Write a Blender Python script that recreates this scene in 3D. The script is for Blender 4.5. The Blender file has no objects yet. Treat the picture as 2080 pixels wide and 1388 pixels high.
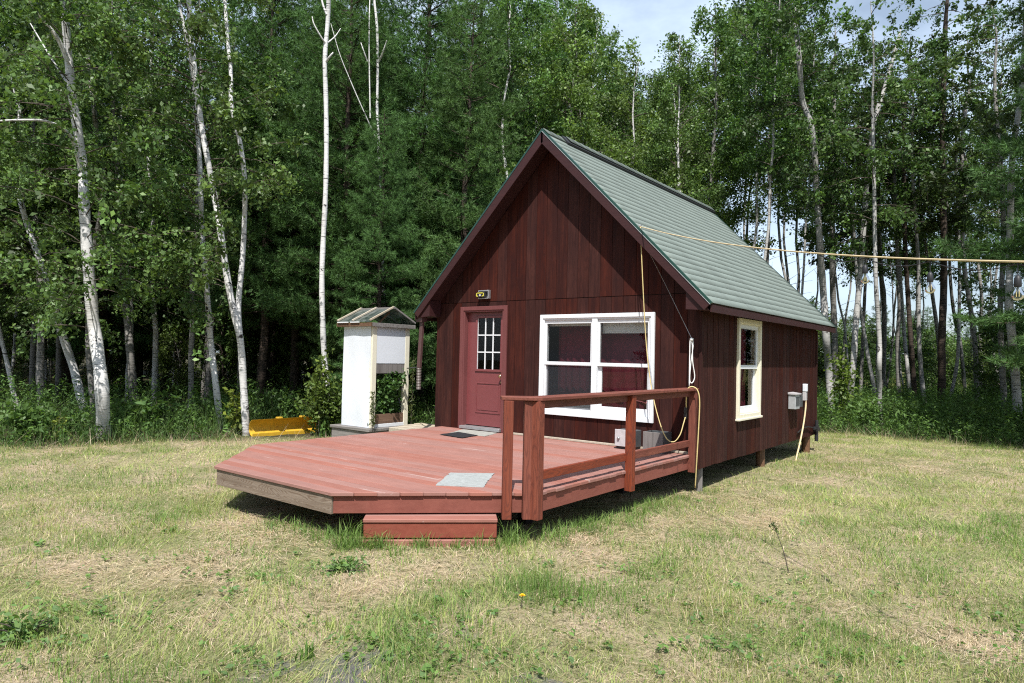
import bpy, bmesh, math, random
import numpy as np
from mathutils import Matrix, Vector

rnd = random.Random(7)
SC = bpy.context.scene
COL = SC.collection

# ------------------------------------------------------------------ camera
CAM = np.array([3.622, -8.762, 1.777])
YAW, PITCH, ROLL, FPX = -0.666, 0.022, 0.022, 1368.4
_F = np.array([math.sin(YAW)*math.cos(PITCH), math.cos(YAW)*math.cos(PITCH), math.sin(PITCH)])
_R = np.array([math.cos(YAW), -math.sin(YAW), 0.0])
_U = np.cross(_R, _F)
_R, _U = math.cos(ROLL)*_R+math.sin(ROLL)*_U, -math.sin(ROLL)*_R+math.cos(ROLL)*_U
cam_data = bpy.data.cameras.new('camera')
cam_data.sensor_width = 36.0
cam_data.lens = 36.0*FPX/2080.0
cam_data.clip_start = 0.05
cam_data.clip_end = 3000
cam = bpy.data.objects.new('camera', cam_data)
COL.objects.link(cam)
cam.matrix_world = Matrix(((_R[0], _U[0], -_F[0], CAM[0]), (_R[1], _U[1], -_F[1], CAM[1]),
                           (_R[2], _U[2], -_F[2], CAM[2]), (0, 0, 0, 1)))
SC.camera = cam


def at(u, v, depth):
    """world point seen at photo pixel (u, v) at a distance along the view axis"""
    return CAM+(_F+_R*((u-1040)/FPX)-_U*((v-694)/FPX))*depth


def ground_at(u, v, z=0.0):
    d = _F+_R*((u-1040)/FPX)-_U*((v-694)/FPX)
    return CAM+d*((z-CAM[2])/d[2])


def polar(u, depth):
    """ground point under photo column u at a given distance"""
    p = at(u, 720, depth)
    return float(p[0]), float(p[1])

# ------------------------------------------------------------------ light
SUN_DIR = np.array([-0.305, 0.438, -0.846])
sun_data = bpy.data.lights.new('sun', 'SUN')
sun_data.energy = 4.8
sun_data.angle = math.radians(0.5)
sun_data.color = (1.0, 0.965, 0.91)
sun = bpy.data.objects.new('sun', sun_data)
COL.objects.link(sun)
sun.rotation_euler = Vector(SUN_DIR).to_track_quat('-Z', 'Y').to_euler()

W = bpy.data.worlds.new('World')
SC.world = W
W.use_nodes = True
nt = W.node_tree
nt.nodes.clear()
n_out = nt.nodes.new('ShaderNodeOutputWorld')
n_bg = nt.nodes.new('ShaderNodeBackground')
n_bg.inputs['Strength'].default_value = 0.078
n_sky = nt.nodes.new('ShaderNodeTexSky')
n_sky.sky_type = 'NISHITA'
n_sky.sun_disc = False
n_sky.sun_elevation = math.radians(57.7)
n_sky.sun_rotation = math.atan2(-SUN_DIR[0], -SUN_DIR[1])
n_sky.dust_density = 1.2
n_tc = nt.nodes.new('ShaderNodeTexCoord')
n_map = nt.nodes.new('ShaderNodeMapping')
n_map.inputs['Scale'].default_value = (1.0, 1.0, 2.2)
n_cl = nt.nodes.new('ShaderNodeTexNoise')
n_cl.inputs['Scale'].default_value = 2.6
n_cl.inputs['Detail'].default_value = 7
n_cl.inputs['Roughness'].default_value = 0.58
n_cr = nt.nodes.new('ShaderNodeValToRGB')
n_cr.color_ramp.elements[0].position = 0.40
n_cr.color_ramp.elements[0].color = (0.30, 0.30, 0.30, 1)
n_cr.color_ramp.elements[1].position = 0.74
n_mix = nt.nodes.new('ShaderNodeMixRGB')
n_mix.inputs['Color2'].default_value = (8.2, 9.9, 12.0, 1)
nt.links.new(n_tc.outputs['Generated'], n_map.inputs['Vector'])
nt.links.new(n_map.outputs['Vector'], n_cl.inputs['Vector'])
nt.links.new(n_cl.outputs['Fac'], n_cr.inputs['Fac'])
nt.links.new(n_cr.outputs['Color'], n_mix.inputs['Fac'])
nt.links.new(n_sky.outputs['Color'], n_mix.inputs['Color1'])
nt.links.new(n_mix.outputs['Color'], n_bg.inputs['Color'])
nt.links.new(n_bg.outputs['Background'], n_out.inputs['Surface'])

vs = SC.view_settings
vs.view_transform = 'Standard'
vs.look = 'None'
vs.exposure = 0.66
vs.gamma = 1.0
vs.use_curve_mapping = False
SC.cycles.max_bounces = 7
SC.cycles.transparent_max_bounces = 10
SC.cycles.diffuse_bounces = 4
SC.cycles.sample_clamp_indirect = 6.0
SC.cycles.use_denoising = False
SC.cycles.filter_width = 1.15

# ------------------------------------------------------------------ materials


class NB:
    def __init__(s, name):
        s.m = bpy.data.materials.new(name)
        s.m.use_nodes = True
        s.t = s.m.node_tree
        s.t.nodes.clear()
        s.out = s.t.nodes.new('ShaderNodeOutputMaterial')

    def n(s, kind, **kw):
        nd = s.t.nodes.new('ShaderNode'+kind)
        for k, v in kw.items():
            if k in nd.inputs:
                s.put(nd.inputs[k], v)
            else:
                setattr(nd, k, v)
        return nd

    def put(s, sock, v):
        if isinstance(v, bpy.types.NodeSocket):
            s.t.links.new(v, sock)
        elif isinstance(v, (tuple, list)) and len(v) == 3 and sock.type == 'RGBA':
            sock.default_value = (*v, 1)
        else:
            sock.default_value = v

    def mix(s, fac, a, b, mode='MIX'):
        nd = s.t.nodes.new('ShaderNodeMixRGB')
        nd.blend_type = mode
        s.put(nd.inputs[0], fac)
        s.put(nd.inputs[1], a)
        s.put(nd.inputs[2], b)
        return nd.outputs[0]

    def math(s, op, a, b=0.0, c=None):
        nd = s.t.nodes.new('ShaderNodeMath')
        nd.operation = op
        s.put(nd.inputs[0], a)
        s.put(nd.inputs[1], b)
        if c is not None:
            s.put(nd.inputs[2], c)
        return nd.outputs[0]

    def ramp(s, fac, p0, p1, c0=(0, 0, 0), c1=(1, 1, 1)):
        nd = s.t.nodes.new('ShaderNodeValToRGB')
        e = nd.color_ramp.elements
        e[0].position = p0
        e[1].position = p1
        e[0].color = (*c0, 1)
        e[1].color = (*c1, 1)
        s.put(nd.inputs[0], fac)
        return nd.outputs[0]

    def coords(s, scale=(1, 1, 1), per_object=True, kind='Object'):
        tc = s.n('TexCoord')
        v = tc.outputs[kind]
        if per_object:
            oi = s.n('ObjectInfo')
            add = s.n('VectorMath', operation='ADD')
            mul = s.n('VectorMath', operation='SCALE')
            cmb = s.n('CombineXYZ')
            r = oi.outputs['Random']
            s.put(cmb.inputs[0], r)
            s.put(cmb.inputs[1], s.math('FRACT', s.math('MULTIPLY', r, 7.31)))
            s.put(cmb.inputs[2], s.math('FRACT', s.math('MULTIPLY', r, 23.7)))
            s.put(mul.inputs[0], cmb.outputs[0])
            mul.inputs['Scale'].default_value = 60.0
            s.put(add.inputs[0], v)
            s.put(add.inputs[1], mul.outputs[0])
            v = add.outputs[0]
        mp = s.n('Mapping')
        s.put(mp.inputs['Vector'], v)
        mp.inputs['Scale'].default_value = scale
        return mp.outputs[0]

    def noise(s, vec, scale=5.0, detail=4.0, rough=0.55, dist=0.0):
        nd = s.n('TexNoise')
        s.put(nd.inputs['Vector'], vec)
        nd.inputs['Scale'].default_value = scale
        nd.inputs['Detail'].default_value = detail
        nd.inputs['Roughness'].default_value = rough
        nd.inputs['Distortion'].default_value = dist
        return nd.outputs['Fac']

    def rand(s):
        return s.n('ObjectInfo').outputs['Random']

    def finish(s, color, rough=0.6, bump=None, bump_d=0.002, spec=0.4, metal=0.0, **kw):
        b = s.n('BsdfPrincipled')
        s.put(b.inputs['Base Color'], color)
        s.put(b.inputs['Roughness'], rough)
        s.put(b.inputs['Specular IOR Level'], spec)
        s.put(b.inputs['Metallic'], metal)
        for k, v in kw.items():
            s.put(b.inputs[k.replace('_', ' ')], v)
        if bump is not None:
            bp = s.n('Bump')
            bp.inputs['Distance'].default_value = bump_d
            bp.inputs['Strength'].default_value = 1.0
            s.put(bp.inputs['Height'], bump)
            s.t.links.new(bp.outputs[0], b.inputs['Normal'])
        s.t.links.new(b.outputs[0], s.out.inputs['Surface'])
        return s.m


def wood(name, c_dark, c_light, along='z', wear=None, wear_lo=0.62, wear_hi=0.72, rough=0.7, vary=0.35,
         stain=None, stain_lo=0.5, stain_hi=0.75, grain=26.0, spec=0.3, knots=None, knot_w=0.8, knot_n=120.0):
    """painted or stained board: grain runs along one axis, every board its own tone, worn streaks"""
    b = NB(name)
    k = {'x': (0.05, 1, 1), 'y': (1, 0.05, 1), 'z': (1, 1, 0.05), 'd': (0.5, 0.5, 1)}[along]
    v = b.coords(k)
    g = b.noise(v, grain, 5, 0.62, 0.3)
    col = b.mix(b.ramp(g, 0.3, 0.72), c_dark, c_light)
    v1 = b.coords((1, 1, 1))
    blot = b.noise(v1, 3.0, 3, 0.55)
    if stain is not None:
        kk = {'x': (0.25, 1, 1), 'y': (1, 0.25, 1), 'z': (1, 1, 0.25), 'd': (1, 1, 1)}[along]
        st = b.noise(b.coords(kk), 4.5, 5, 0.6)
        col = b.mix(b.ramp(st, stain_lo, stain_hi), col, stain)
    col = b.mix(b.math('MULTIPLY', b.ramp(blot, 0.35, 0.7), 0.35), col, b.mix(1.0, col, (0.62, 0.6, 0.6), 'MULTIPLY'))
    hs = b.n('HueSaturation')
    b.put(hs.inputs['Value'], b.math('MULTIPLY_ADD', b.rand(), vary, 1.0-vary*0.5))
    b.put(hs.inputs['Saturation'], b.math('MULTIPLY_ADD', b.math('FRACT', b.math('MULTIPLY', b.rand(), 5.17)), 0.25, 0.88))
    b.put(hs.inputs['Color'], col)
    col = hs.outputs[0]
    if knots is not None:
        kk = {'x': (1.3, 11, 11), 'y': (11, 1.3, 11), 'z': (11, 11, 1.3), 'd': (4, 4, 11)}[along]
        n1 = b.noise(b.coords(kk), 0.9, 1.5, 0.4, 0.25)
        ln = b.math('MULTIPLY_ADD', b.math('SINE', b.math('MULTIPLY', n1, knot_n)), 0.5, 0.5)
        col = b.mix(b.math('MULTIPLY', b.ramp(ln, 0.45, 0.95), knot_w), col, knots)
    if wear is not None:
        s1 = b.noise(b.coords({'x': (0.12, 1, 1), 'y': (1, 0.12, 1), 'z': (1, 1, 0.12), 'd': (0.6, 0.6, 1)}[along]), 9.0, 6, 0.7)
        col = b.mix(b.ramp(s1, wear_lo, wear_hi), col, wear)
    return b.finish(col, rough, g, 0.0015, spec)


def plain(name, c, rough=0.5, spec=0.4, metal=0.0, mottle=0.12, scale=14.0, bump=0.0, dirt=None, dirt_lo=0.58, dirt_hi=0.75):
    b = NB(name)
    v = b.coords()
    nz = b.noise(v, scale, 5, 0.6)
    col = b.mix(b.ramp(nz, 0.3, 0.7), tuple(q*(1-mottle) for q in c), tuple(min(1, q*(1+mottle)) for q in c))
    if dirt is not None:
        col = b.mix(b.ramp(b.noise(v, 6.0, 6, 0.65), dirt_lo, dirt_hi), col, dirt)
    return b.finish(col, rough, nz if bump else None, bump or 0.001, spec, metal)


def attr_mat(name, rough=0.55, trans=0.35, spec=0.3, vary=0.0, tint=(1.15, 1.2, 0.6)):
    """leaves and blades: colour carried by each leaf, light passing through the thin blade"""
    b = NB(name)
    a = b.n('Attribute', attribute_name='col')
    col = a.outputs['Color']
    if vary:
        hs = b.n('HueSaturation')
        b.put(hs.inputs['Value'], b.math('MULTIPLY_ADD', b.rand(), vary, 1.0-vary*0.5))
        b.put(hs.inputs['Hue'], b.math('MULTIPLY_ADD', b.math('FRACT', b.math('MULTIPLY', b.rand(), 9.7)), 0.03, 0.485))
        b.put(hs.inputs['Color'], col)
        col = hs.outputs[0]
    p = b.n('BsdfPrincipled')
    b.put(p.inputs['Base Color'], col)
    p.inputs['Roughness'].default_value = rough
    p.inputs['Specular IOR Level'].default_value = spec
    t = b.n('BsdfTranslucent')
    b.put(t.inputs['Color'], b.mix(1.0, col, tint, 'MULTIPLY'))
    mx = b.n('MixShader')
    mx.inputs[0].default_value = trans
    b.t.links.new(p.outputs[0], mx.inputs[1])
    b.t.links.new(t.outputs[0], mx.inputs[2])
    b.t.links.new(mx.outputs[0], b.out.inputs['Surface'])
    return b.m


def glass_mat(name, tint=(1, 1, 1), boost=1.0, lo=0.0):
    b = NB(name)
    fr = b.n('Fresnel')
    fr.inputs['IOR'].default_value = 1.52
    tr = b.n('BsdfTransparent')
    b.put(tr.inputs['Color'], tint)
    gl = b.n('BsdfGlossy')
    gl.inputs['Roughness'].default_value = 0.004
    nz = b.noise(b.coords((1, 1, 1), True), 1.6, 2, 0.5)
    bp = b.n('Bump')
    bp.inputs['Distance'].default_value = 0.0005
    b.put(bp.inputs['Height'], nz)
    b.t.links.new(bp.outputs[0], gl.inputs['Normal'])
    mx = b.n('MixShader')
    b.put(mx.inputs[0], b.math('MULTIPLY_ADD', fr.outputs[0], boost, lo))
    b.t.links.new(tr.outputs[0], mx.inputs[1])
    b.t.links.new(gl.outputs[0], mx.inputs[2])
    b.t.links.new(mx.outputs[0], b.out.inputs['Surface'])
    return b.m


def bark_mat(name, pale, dark, mark=0.56, vary=0.3, basal=True):
    b = NB(name)
    tc = b.n('TexCoord')
    v = b.coords((3.0, 3.0, 26.0))
    marks = b.noise(v, 1.6, 4, 0.6, 0.4)
    big = b.noise(b.coords((5, 5, 5)), 0.9, 4, 0.6, 0.8)
    col = b.mix(b.ramp(b.noise(b.coords((1, 1, 3)), 7, 5), 0.3, 0.7), tuple(q*0.8 for q in pale), pale)
    col = b.mix(b.ramp(marks, mark, mark+0.06), col, dark)
    col = b.mix(b.ramp(big, 0.63, 0.69), col, dark)
    if basal:
        sp = b.n('SeparateXYZ')
        b.put(sp.inputs[0], tc.outputs['Object'])
        low = b.ramp(b.math('ADD', b.math('MULTIPLY', sp.outputs[2], 0.6), b.math('MULTIPLY', b.noise(v, 1.1, 4, 0.7), 1.4)), 0.62, 0.95,
                     (1, 1, 1), (0, 0, 0))
        col = b.mix(b.math('MULTIPLY', low, 0.85), col, (0.10, 0.075, 0.055))
    hs = b.n('HueSaturation')
    b.put(hs.inputs['Value'], b.math('MULTIPLY_ADD', b.rand(), vary, 1.0-vary))
    b.put(hs.inputs['Color'], col)
    return b.finish(hs.outputs[0], 0.75, marks, 0.006, 0.2)


M = {}
M['siding'] = wood('siding_stain', (0.028, 0.0090, 0.0078), (0.072, 0.0220, 0.0158), 'z', wear=(0.16, 0.075, 0.055), wear_lo=0.71, wear_hi=0.84,
                   stain=(0.026, 0.0098, 0.0092), stain_lo=0.42, stain_hi=0.74, vary=0.15, rough=0.66, spec=0.10, grain=20, knots=(0.018, 0.0075, 0.007), knot_w=0.3, knot_n=90)
M['siding_low'] = M['siding']
M['backing'] = plain('dark_sheathing', (0.016, 0.008, 0.008), 0.9)
M['trim'] = wood('brown_trim_paint', (0.034, 0.0135, 0.014), (0.048, 0.019, 0.019), 'x', vary=0.15, rough=0.55, wear=(0.12, 0.08, 0.07), wear_lo=0.76, wear_hi=0.86)
M['inside'] = plain('dim_interior_panel', (0.05, 0.035, 0.028), 0.9)  # darkness of the unlit room is put into this colour
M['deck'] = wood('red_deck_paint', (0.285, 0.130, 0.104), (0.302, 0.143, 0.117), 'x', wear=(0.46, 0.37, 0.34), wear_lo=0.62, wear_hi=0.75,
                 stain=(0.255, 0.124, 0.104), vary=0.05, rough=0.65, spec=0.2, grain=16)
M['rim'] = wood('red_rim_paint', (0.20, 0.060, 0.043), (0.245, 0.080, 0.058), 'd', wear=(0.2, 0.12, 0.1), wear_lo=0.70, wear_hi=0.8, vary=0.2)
M['rail'] = wood('red_rail_stain', (0.14, 0.036, 0.023), (0.225, 0.068, 0.042), 'z', vary=0.2, grain=34, knots=(0.085, 0.024, 0.017), knot_w=0.55, wear=(0.30, 0.17, 0.11), wear_lo=0.74, wear_hi=0.85)
M['rail_y'] = wood('red_rail_stain_long', (0.14, 0.036, 0.023), (0.225, 0.068, 0.042), 'y', vary=0.2, grain=34, knots=(0.085, 0.024, 0.017), knot_w=0.45, wear=(0.36, 0.24, 0.19), wear_lo=0.66, wear_hi=0.8)
M['raw'] = wood('bare_weathered_lumber', (0.17, 0.125, 0.09), (0.30, 0.235, 0.18), 'x', vary=0.1, grain=30, knots=(0.10, 0.058, 0.035), knot_w=0.62, knot_n=190, wear=(0.42, 0.38, 0.34), wear_lo=0.60, wear_hi=0.8)
M['grey_wood'] = wood('grey_weathered_wood', (0.13, 0.12, 0.115), (0.27, 0.25, 0.235), 'x', vary=0.25)
M['grey_wood_z'] = wood('grey_weathered_wood_upright', (0.12, 0.11, 0.105), (0.25, 0.23, 0.22), 'z', vary=0.25)
M['pale_wood'] = wood('pale_bare_wood', (0.34, 0.29, 0.22), (0.50, 0.44, 0.35), 'y', vary=0.2)
M['brown_wood'] = wood('brown_old_wood', (0.09, 0.05, 0.03), (0.19, 0.11, 0.07), 'y', vary=0.2)
M['door'] = plain('red_door_paint', (0.165, 0.044, 0.046), 0.42, 0.45, mottle=0.05)
M['door_trim'] = wood('red_door_trim_paint', (0.135, 0.032, 0.031), (0.16, 0.040, 0.039), 'z', wear=(0.42, 0.30, 0.25), wear_lo=0.70, wear_hi=0.78, vary=0.1)
M['white'] = plain('white_trim_paint', (0.66, 0.68, 0.70), 0.45, mottle=0.03, dirt=(0.55, 0.52, 0.48), dirt_lo=0.66, dirt_hi=0.85)
M['cream'] = plain('cream_trim_paint', (0.70, 0.66, 0.52), 0.5, mottle=0.05, dirt=(0.48, 0.42, 0.30), dirt_lo=0.62, dirt_hi=0.85)
M['cream2'] = plain('pale_cream_post_paint', (0.70, 0.66, 0.53), 0.55, mottle=0.05, dirt=(0.45, 0.38, 0.28), dirt_lo=0.64, dirt_hi=0.8)
M['panel'] = plain('white_plastic_panel', (0.66, 0.69, 0.74), 0.42, mottle=0.02, scale=1.6, bump=0.006, dirt=(0.62, 0.62, 0.62), dirt_lo=0.68, dirt_hi=0.9)
M['blind'] = plain('pale_roller_blind', (0.62, 0.62, 0.60), 0.8, mottle=0.04)
M['curtain'] = plain('dark_red_curtain', (0.12, 0.010, 0.023), 0.85, mottle=0.2)
M['glass'] = glass_mat('window_glass', (0.92, 0.95, 0.94), 0.62, 0.0)
b = NB('insect_screen')
_t = b.n('BsdfTransparent')
b.put(_t.inputs['Color'], (0.62, 0.62, 0.63))
_d = b.n('BsdfDiffuse')
b.put(_d.inputs['Color'], (0.07, 0.075, 0.085))
_m = b.n('MixShader')
_m.inputs[0].default_value = 0.30
b.t.links.new(_t.outputs[0], _m.inputs[1])
b.t.links.new(_d.outputs[0], _m.inputs[2])
b.t.links.new(_m.outputs[0], b.out.inputs['Surface'])
M['screen'] = b.m
b = NB('dusty_roof_glass')
_t = b.n('BsdfTransparent')
b.put(_t.inputs['Color'], (0.55, 0.62, 0.58))
_p = b.n('BsdfPrincipled')
b.put(_p.inputs['Base Color'], b.mix(b.ramp(b.noise(b.coords(), 7, 5, 0.65), 0.4, 0.65), (0.05, 0.07, 0.065), (0.20, 0.22, 0.21)))
_p.inputs['Roughness'].default_value = 0.18
_m = b.n('MixShader')
_m.inputs[0].default_value = 0.6
b.t.links.new(_t.outputs[0], _m.inputs[1])
b.t.links.new(_p.outputs[0], _m.inputs[2])
b.t.links.new(_m.outputs[0], b.out.inputs['Surface'])
M['roof_glass'] = b.m
M['bulb_glass'] = glass_mat('bulb_glass', (0.96, 0.96, 0.93), 1.0, 0.03)
M['black'] = plain('black_plastic', (0.018, 0.018, 0.02), 0.5)
M['black_mat'] = plain('black_rubber_mat', (0.012, 0.013, 0.016), 0.8, mottle=0.3, scale=60)
M['grey_mat'] = plain('faded_grey_mat', (0.27, 0.285, 0.28), 0.9, mottle=0.16, scale=22, bump=0.006)
M['door_mat'] = plain('faded_door_mat', (0.27, 0.27, 0.245), 0.9, mottle=0.22, scale=16, bump=0.006)
M['metal'] = plain('dull_grey_metal', (0.36, 0.36, 0.37), 0.4, 0.5, 0.6)
M['box_grey'] = plain('grey_utility_plastic', (0.33, 0.34, 0.35), 0.5)
M['box_face'] = plain('pale_grey_enamel', (0.44, 0.42, 0.43), 0.4)
M['box_dark'] = plain('dark_grey_sheet', (0.07, 0.075, 0.08), 0.5)
M['brass'] = plain('brass_knob', (0.62, 0.48, 0.26), 0.25, 0.5, 1.0)
M['yellow_cord'] = plain('yellow_cord_jacket', (0.55, 0.44, 0.20), 0.5)
M['tan_rope'] = plain('tan_yellow_rope', (0.58, 0.46, 0.27), 0.6)
M['white_rope'] = plain('white_rope', (0.72, 0.72, 0.70), 0.7)
M['steel'] = plain('thin_steel_wire', (0.35, 0.35, 0.35), 0.4, 0.5, 0.7)
M['yellow'] = plain('yellow_plow_paint', (0.52, 0.31, 0.025), 0.5, mottle=0.12, dirt=(0.30, 0.15, 0.03), dirt_lo=0.62, dirt_hi=0.8)
M['lamp_yellow'] = plain('yellow_lamp_plastic', (0.62, 0.55, 0.06), 0.4)
M['concrete'] = plain('grey_concrete', (0.26, 0.25, 0.235), 0.9, mottle=0.2, bump=0.004)
M['drip'] = plain('green_drip_edge', (0.014, 0.05, 0.038), 0.35, 0.5)
M['downspout'] = plain('brown_downspout', (0.085, 0.045, 0.043), 0.45)
M['flex'] = plain('grey_brown_flex_pipe', (0.12, 0.10, 0.09), 0.5)
M['filament'] = plain('amber_filament', (0.80, 0.66, 0.30), 0.4)
M['gold_flower'] = plain('yellow_petals', (0.80, 0.50, 0.01), 0.6)
M['twig'] = plain('brown_twig', (0.085, 0.072, 0.058), 0.9, 0.1)
M['leaf'] = attr_mat('broad_leaf', 0.46, 0.32, 0.28, 0.25)
M['plant'] = attr_mat('plant_leaf', 0.5, 0.35, 0.3)
M['needle'] = attr_mat('pine_needle', 0.55, 0.25, 0.15, 0.2)
M['blade'] = attr_mat('grass_blade', 0.6, 0.35, 0.25)
M['birch'] = bark_mat('white_birch_bark', (0.68, 0.67, 0.66), (0.035, 0.03, 0.028), 0.59, 0.15)
M['birch_pale'] = bark_mat('pale_birch_bark', (0.46, 0.45, 0.43), (0.035, 0.03, 0.028), 0.575, 0.3)
M['birch_grey'] = bark_mat('grey_birch_bark', (0.30, 0.285, 0.265), (0.04, 0.035, 0.03), 0.56, 0.4)  # grey bark, lowered further to put canopy shade into the trunks
M['bark_brown'] = bark_mat('dark_brown_bark', (0.085, 0.062, 0.048), (0.02, 0.016, 0.013), 0.5, 0.35, False)

# green asphalt shingles: tone carried per tab
b = NB('green_asphalt_shingle')
a = b.n('Attribute', attribute_name='col')
v = b.coords((1, 1, 1), False)
gr = b.noise(v, 260, 3, 0.7)
col = b.mix(b.ramp(gr, 0.3, 0.7), b.mix(1.0, a.outputs['Color'], (0.84, 0.85, 0.85), 'MULTIPLY'), a.outputs['Color'])
stv = b.coords((0.8, 0.16, 0.8), False)
col = b.mix(b.math('MULTIPLY', b.ramp(b.noise(b.coords((0.35, 1.6, 0.35), False), 2.0, 5, 0.65), 0.5, 0.75), 0.35), col, (0.075, 0.085, 0.08))
M['shingle'] = b.finish(col, 0.9, gr, 0.002, 0.15)

# lawn soil under the blades
b = NB('dry_lawn_ground')
v = b.coords((1, 1, 1), False)
hay = b.ramp(b.noise(v, 1.1, 6, 0.62), 0.40, 0.62)
col = b.mix(hay, (0.225, 0.235, 0.105), (0.47, 0.37, 0.26))
fine = b.noise(v, 70, 4, 0.7)
clot = b.noise(v, 17, 4, 0.65)
col = b.mix(b.math('MULTIPLY', b.ramp(fine, 0.38, 0.58, (1, 1, 1), (0, 0, 0)), 0.65), col, (0.075, 0.065, 0.033))
col = b.mix(b.math('MULTIPLY', b.ramp(clot, 0.36, 0.47, (1, 1, 1), (0, 0, 0)), 0.7), col, (0.06, 0.06, 0.028))
pale = b.noise(b.coords((1, 3.2, 1), False), 38, 5, 0.75, 0.6)
col = b.mix(b.ramp(pale, 0.6, 0.72), col, (0.54, 0.44, 0.29))
a = b.n('Attribute', attribute_name='col')
col = b.mix(a.outputs['Alpha'], col, a.outputs['Color'])
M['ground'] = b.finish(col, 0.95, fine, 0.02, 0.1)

# ------------------------------------------------------------------ mesh helpers


def lk(o, parent=None, loc=None):
    COL.objects.link(o)
    if parent is not None:
        o.parent = parent
    return o


def tag(o, label=None, cat=None, group=None, kind=None):
    for k, v_ in (('label', label), ('category', cat), ('group', group), ('kind', kind)):
        if v_:
            o[k] = v_
    return o


def empty(name, loc, label, cat, group=None):
    o = bpy.data.objects.new(name, None)
    o.location = loc
    o.empty_display_size = 0.1
    COL.objects.link(o)
    return tag(o, label, cat, group)


def origin(parent):
    o = Vector((0, 0, 0))
    while parent is not None:
        o = o+Vector(parent.location)
        parent = parent.parent
    return o


class MB:
    """collects shapes given in world metres; build() makes one mesh object under a parent"""

    def __init__(s):
        s.v, s.f = [], []

    def add(s, v_, f_):
        k = len(s.v)
        s.v += [tuple(map(float, q)) for q in v_]
        s.f += [tuple(i+k for i in q) for q in f_]
        return s

    def box(s, lo, hi):
        (x0, y0, z0), (x1, y1, z1) = lo, hi
        return s.add([(x0, y0, z0), (x1, y0, z0), (x1, y1, z0), (x0, y1, z0), (x0, y0, z1), (x1, y0, z1), (x1, y1, z1), (x0, y1, z1)],
                     [(0, 3, 2, 1), (4, 5, 6, 7), (0, 1, 5, 4), (1, 2, 6, 5), (2, 3, 7, 6), (3, 0, 4, 7)])

    def prism(s, pts, vec):
        """polygon pts (3-D) pushed along vec"""
        n = len(pts)
        vec = np.array(vec, float)
        p = [np.array(q, float) for q in pts]
        nrm = np.zeros(3)
        for i in range(n):
            nrm += np.cross(p[i], p[(i+1) % n])
        if nrm @ vec > 0:
            p = p[::-1]
        vv = p+[q+vec for q in p]
        ff = [tuple(range(n)), tuple(range(2*n-1, n-1, -1))]+[(i, i+n, (i+1) % n+n, (i+1) % n) for i in range(n)]
        return s.add(vv, ff)

    def beam(s, a, b_, w, h, up=(0, 0, 1)):
        """square-cut board from a to b: w across, h along up"""
        a, b_, up = np.array(a, float), np.array(b_, float), np.array(up, float)
        d = b_-a
        d /= np.linalg.norm(d)
        sd = np.cross(d, up)
        sd /= np.linalg.norm(sd)
        u2 = np.cross(sd, d)
        q = [a+sd*w/2*i+u2*h/2*j for i, j in ((-1, -1), (1, -1), (1, 1), (-1, 1))]
        return s.prism(q, b_-a)

    def tube(s, path, r, sides=8, cap=True):
        path = np.array(path, float)
        n = len(path)
        r = np.full(n, r, float) if np.isscalar(r) else np.array(r, float)
        v_, f_ = tube_arrays(path, r, sides)
        k = len(s.v)
        s.v += [tuple(q) for q in v_]
        s.f += [tuple(int(i)+k for i in q) for q in f_]
        if cap:
            s.f.append(tuple(k+i for i in range(sides))[::-1])
            s.f.append(tuple(k+(n-1)*sides+i for i in range(sides)))
        return s

    def lathe(s, c, prof, sides=14, axis=(0, 0, 1)):
        ax = np.array(axis, float)
        ax /= np.linalg.norm(ax)
        t = np.array((1, 0, 0)) if abs(ax[0]) < 0.9 else np.array((0, 1, 0))
        e1 = np.cross(ax, t)
        e1 /= np.linalg.norm(e1)
        e2 = np.cross(ax, e1)
        k = len(s.v)
        for r, h in prof:
            for i in range(sides):
                an = 2*math.pi*i/sides
                s.v.append(tuple(np.array(c)+ax*h+(e1*math.cos(an)+e2*math.sin(an))*r))
        for j in range(len(prof)-1):
            for i in range(sides):
                i2 = (i+1) % sides
                s.f.append((k+j*sides+i, k+j*sides+i2, k+(j+1)*sides+i2, k+(j+1)*sides+i))
        s.f.append(tuple(k+i for i in range(sides))[::-1])
        s.f.append(tuple(k+(len(prof)-1)*sides+i for i in range(sides)))
        return s

    def build(s, name, mat, parent=None, bevel=0.0, smooth=False, seg=1):
        o_ = origin(parent)
        me = bpy.data.meshes.new(name)
        me.from_pydata([(x-o_.x, y-o_.y, z-o_.z) for x, y, z in s.v], [], s.f)
        if bevel:
            bm = bmesh.new()
            bm.from_mesh(me)
            bmesh.ops.bevel(bm, geom=bm.edges[:], offset=bevel, segments=seg, affect='EDGES', profile=0.6)
            bm.to_mesh(me)
            bm.free()
        me.materials.append(M[mat])
        if smooth:
            me.polygons.foreach_set('use_smooth', [True]*len(me.polygons))
        me.update()
        return lk(bpy.data.objects.new(name, me), parent)


def tube_arrays(path, r, sides):
    n = len(path)
    t = np.gradient(path, axis=0)
    t /= np.linalg.norm(t, axis=1)[:, None]+1e-9
    ref = np.array((0.31, 0.95, 0.05)) if abs(t[0, 2]) > 0.7 else np.array((0.05, 0.1, 0.99))
    e1 = np.cross(t, ref)
    e1 /= np.linalg.norm(e1, axis=1)[:, None]+1e-9
    e2 = np.cross(t, e1)
    an = np.arange(sides)*2*math.pi/sides
    v_ = path[:, None, :]+r[:, None, None]*(np.cos(an)[None, :, None]*e1[:, None, :]+np.sin(an)[None, :, None]*e2[:, None, :])
    i = np.arange(sides)
    i2 = (i+1) % sides
    f_ = np.concatenate([np.stack([k*sides+i, k*sides+i2, (k+1)*sides+i2, (k+1)*sides+i], 1) for k in range(n-1)])
    return v_.reshape(-1, 3), f_


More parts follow.
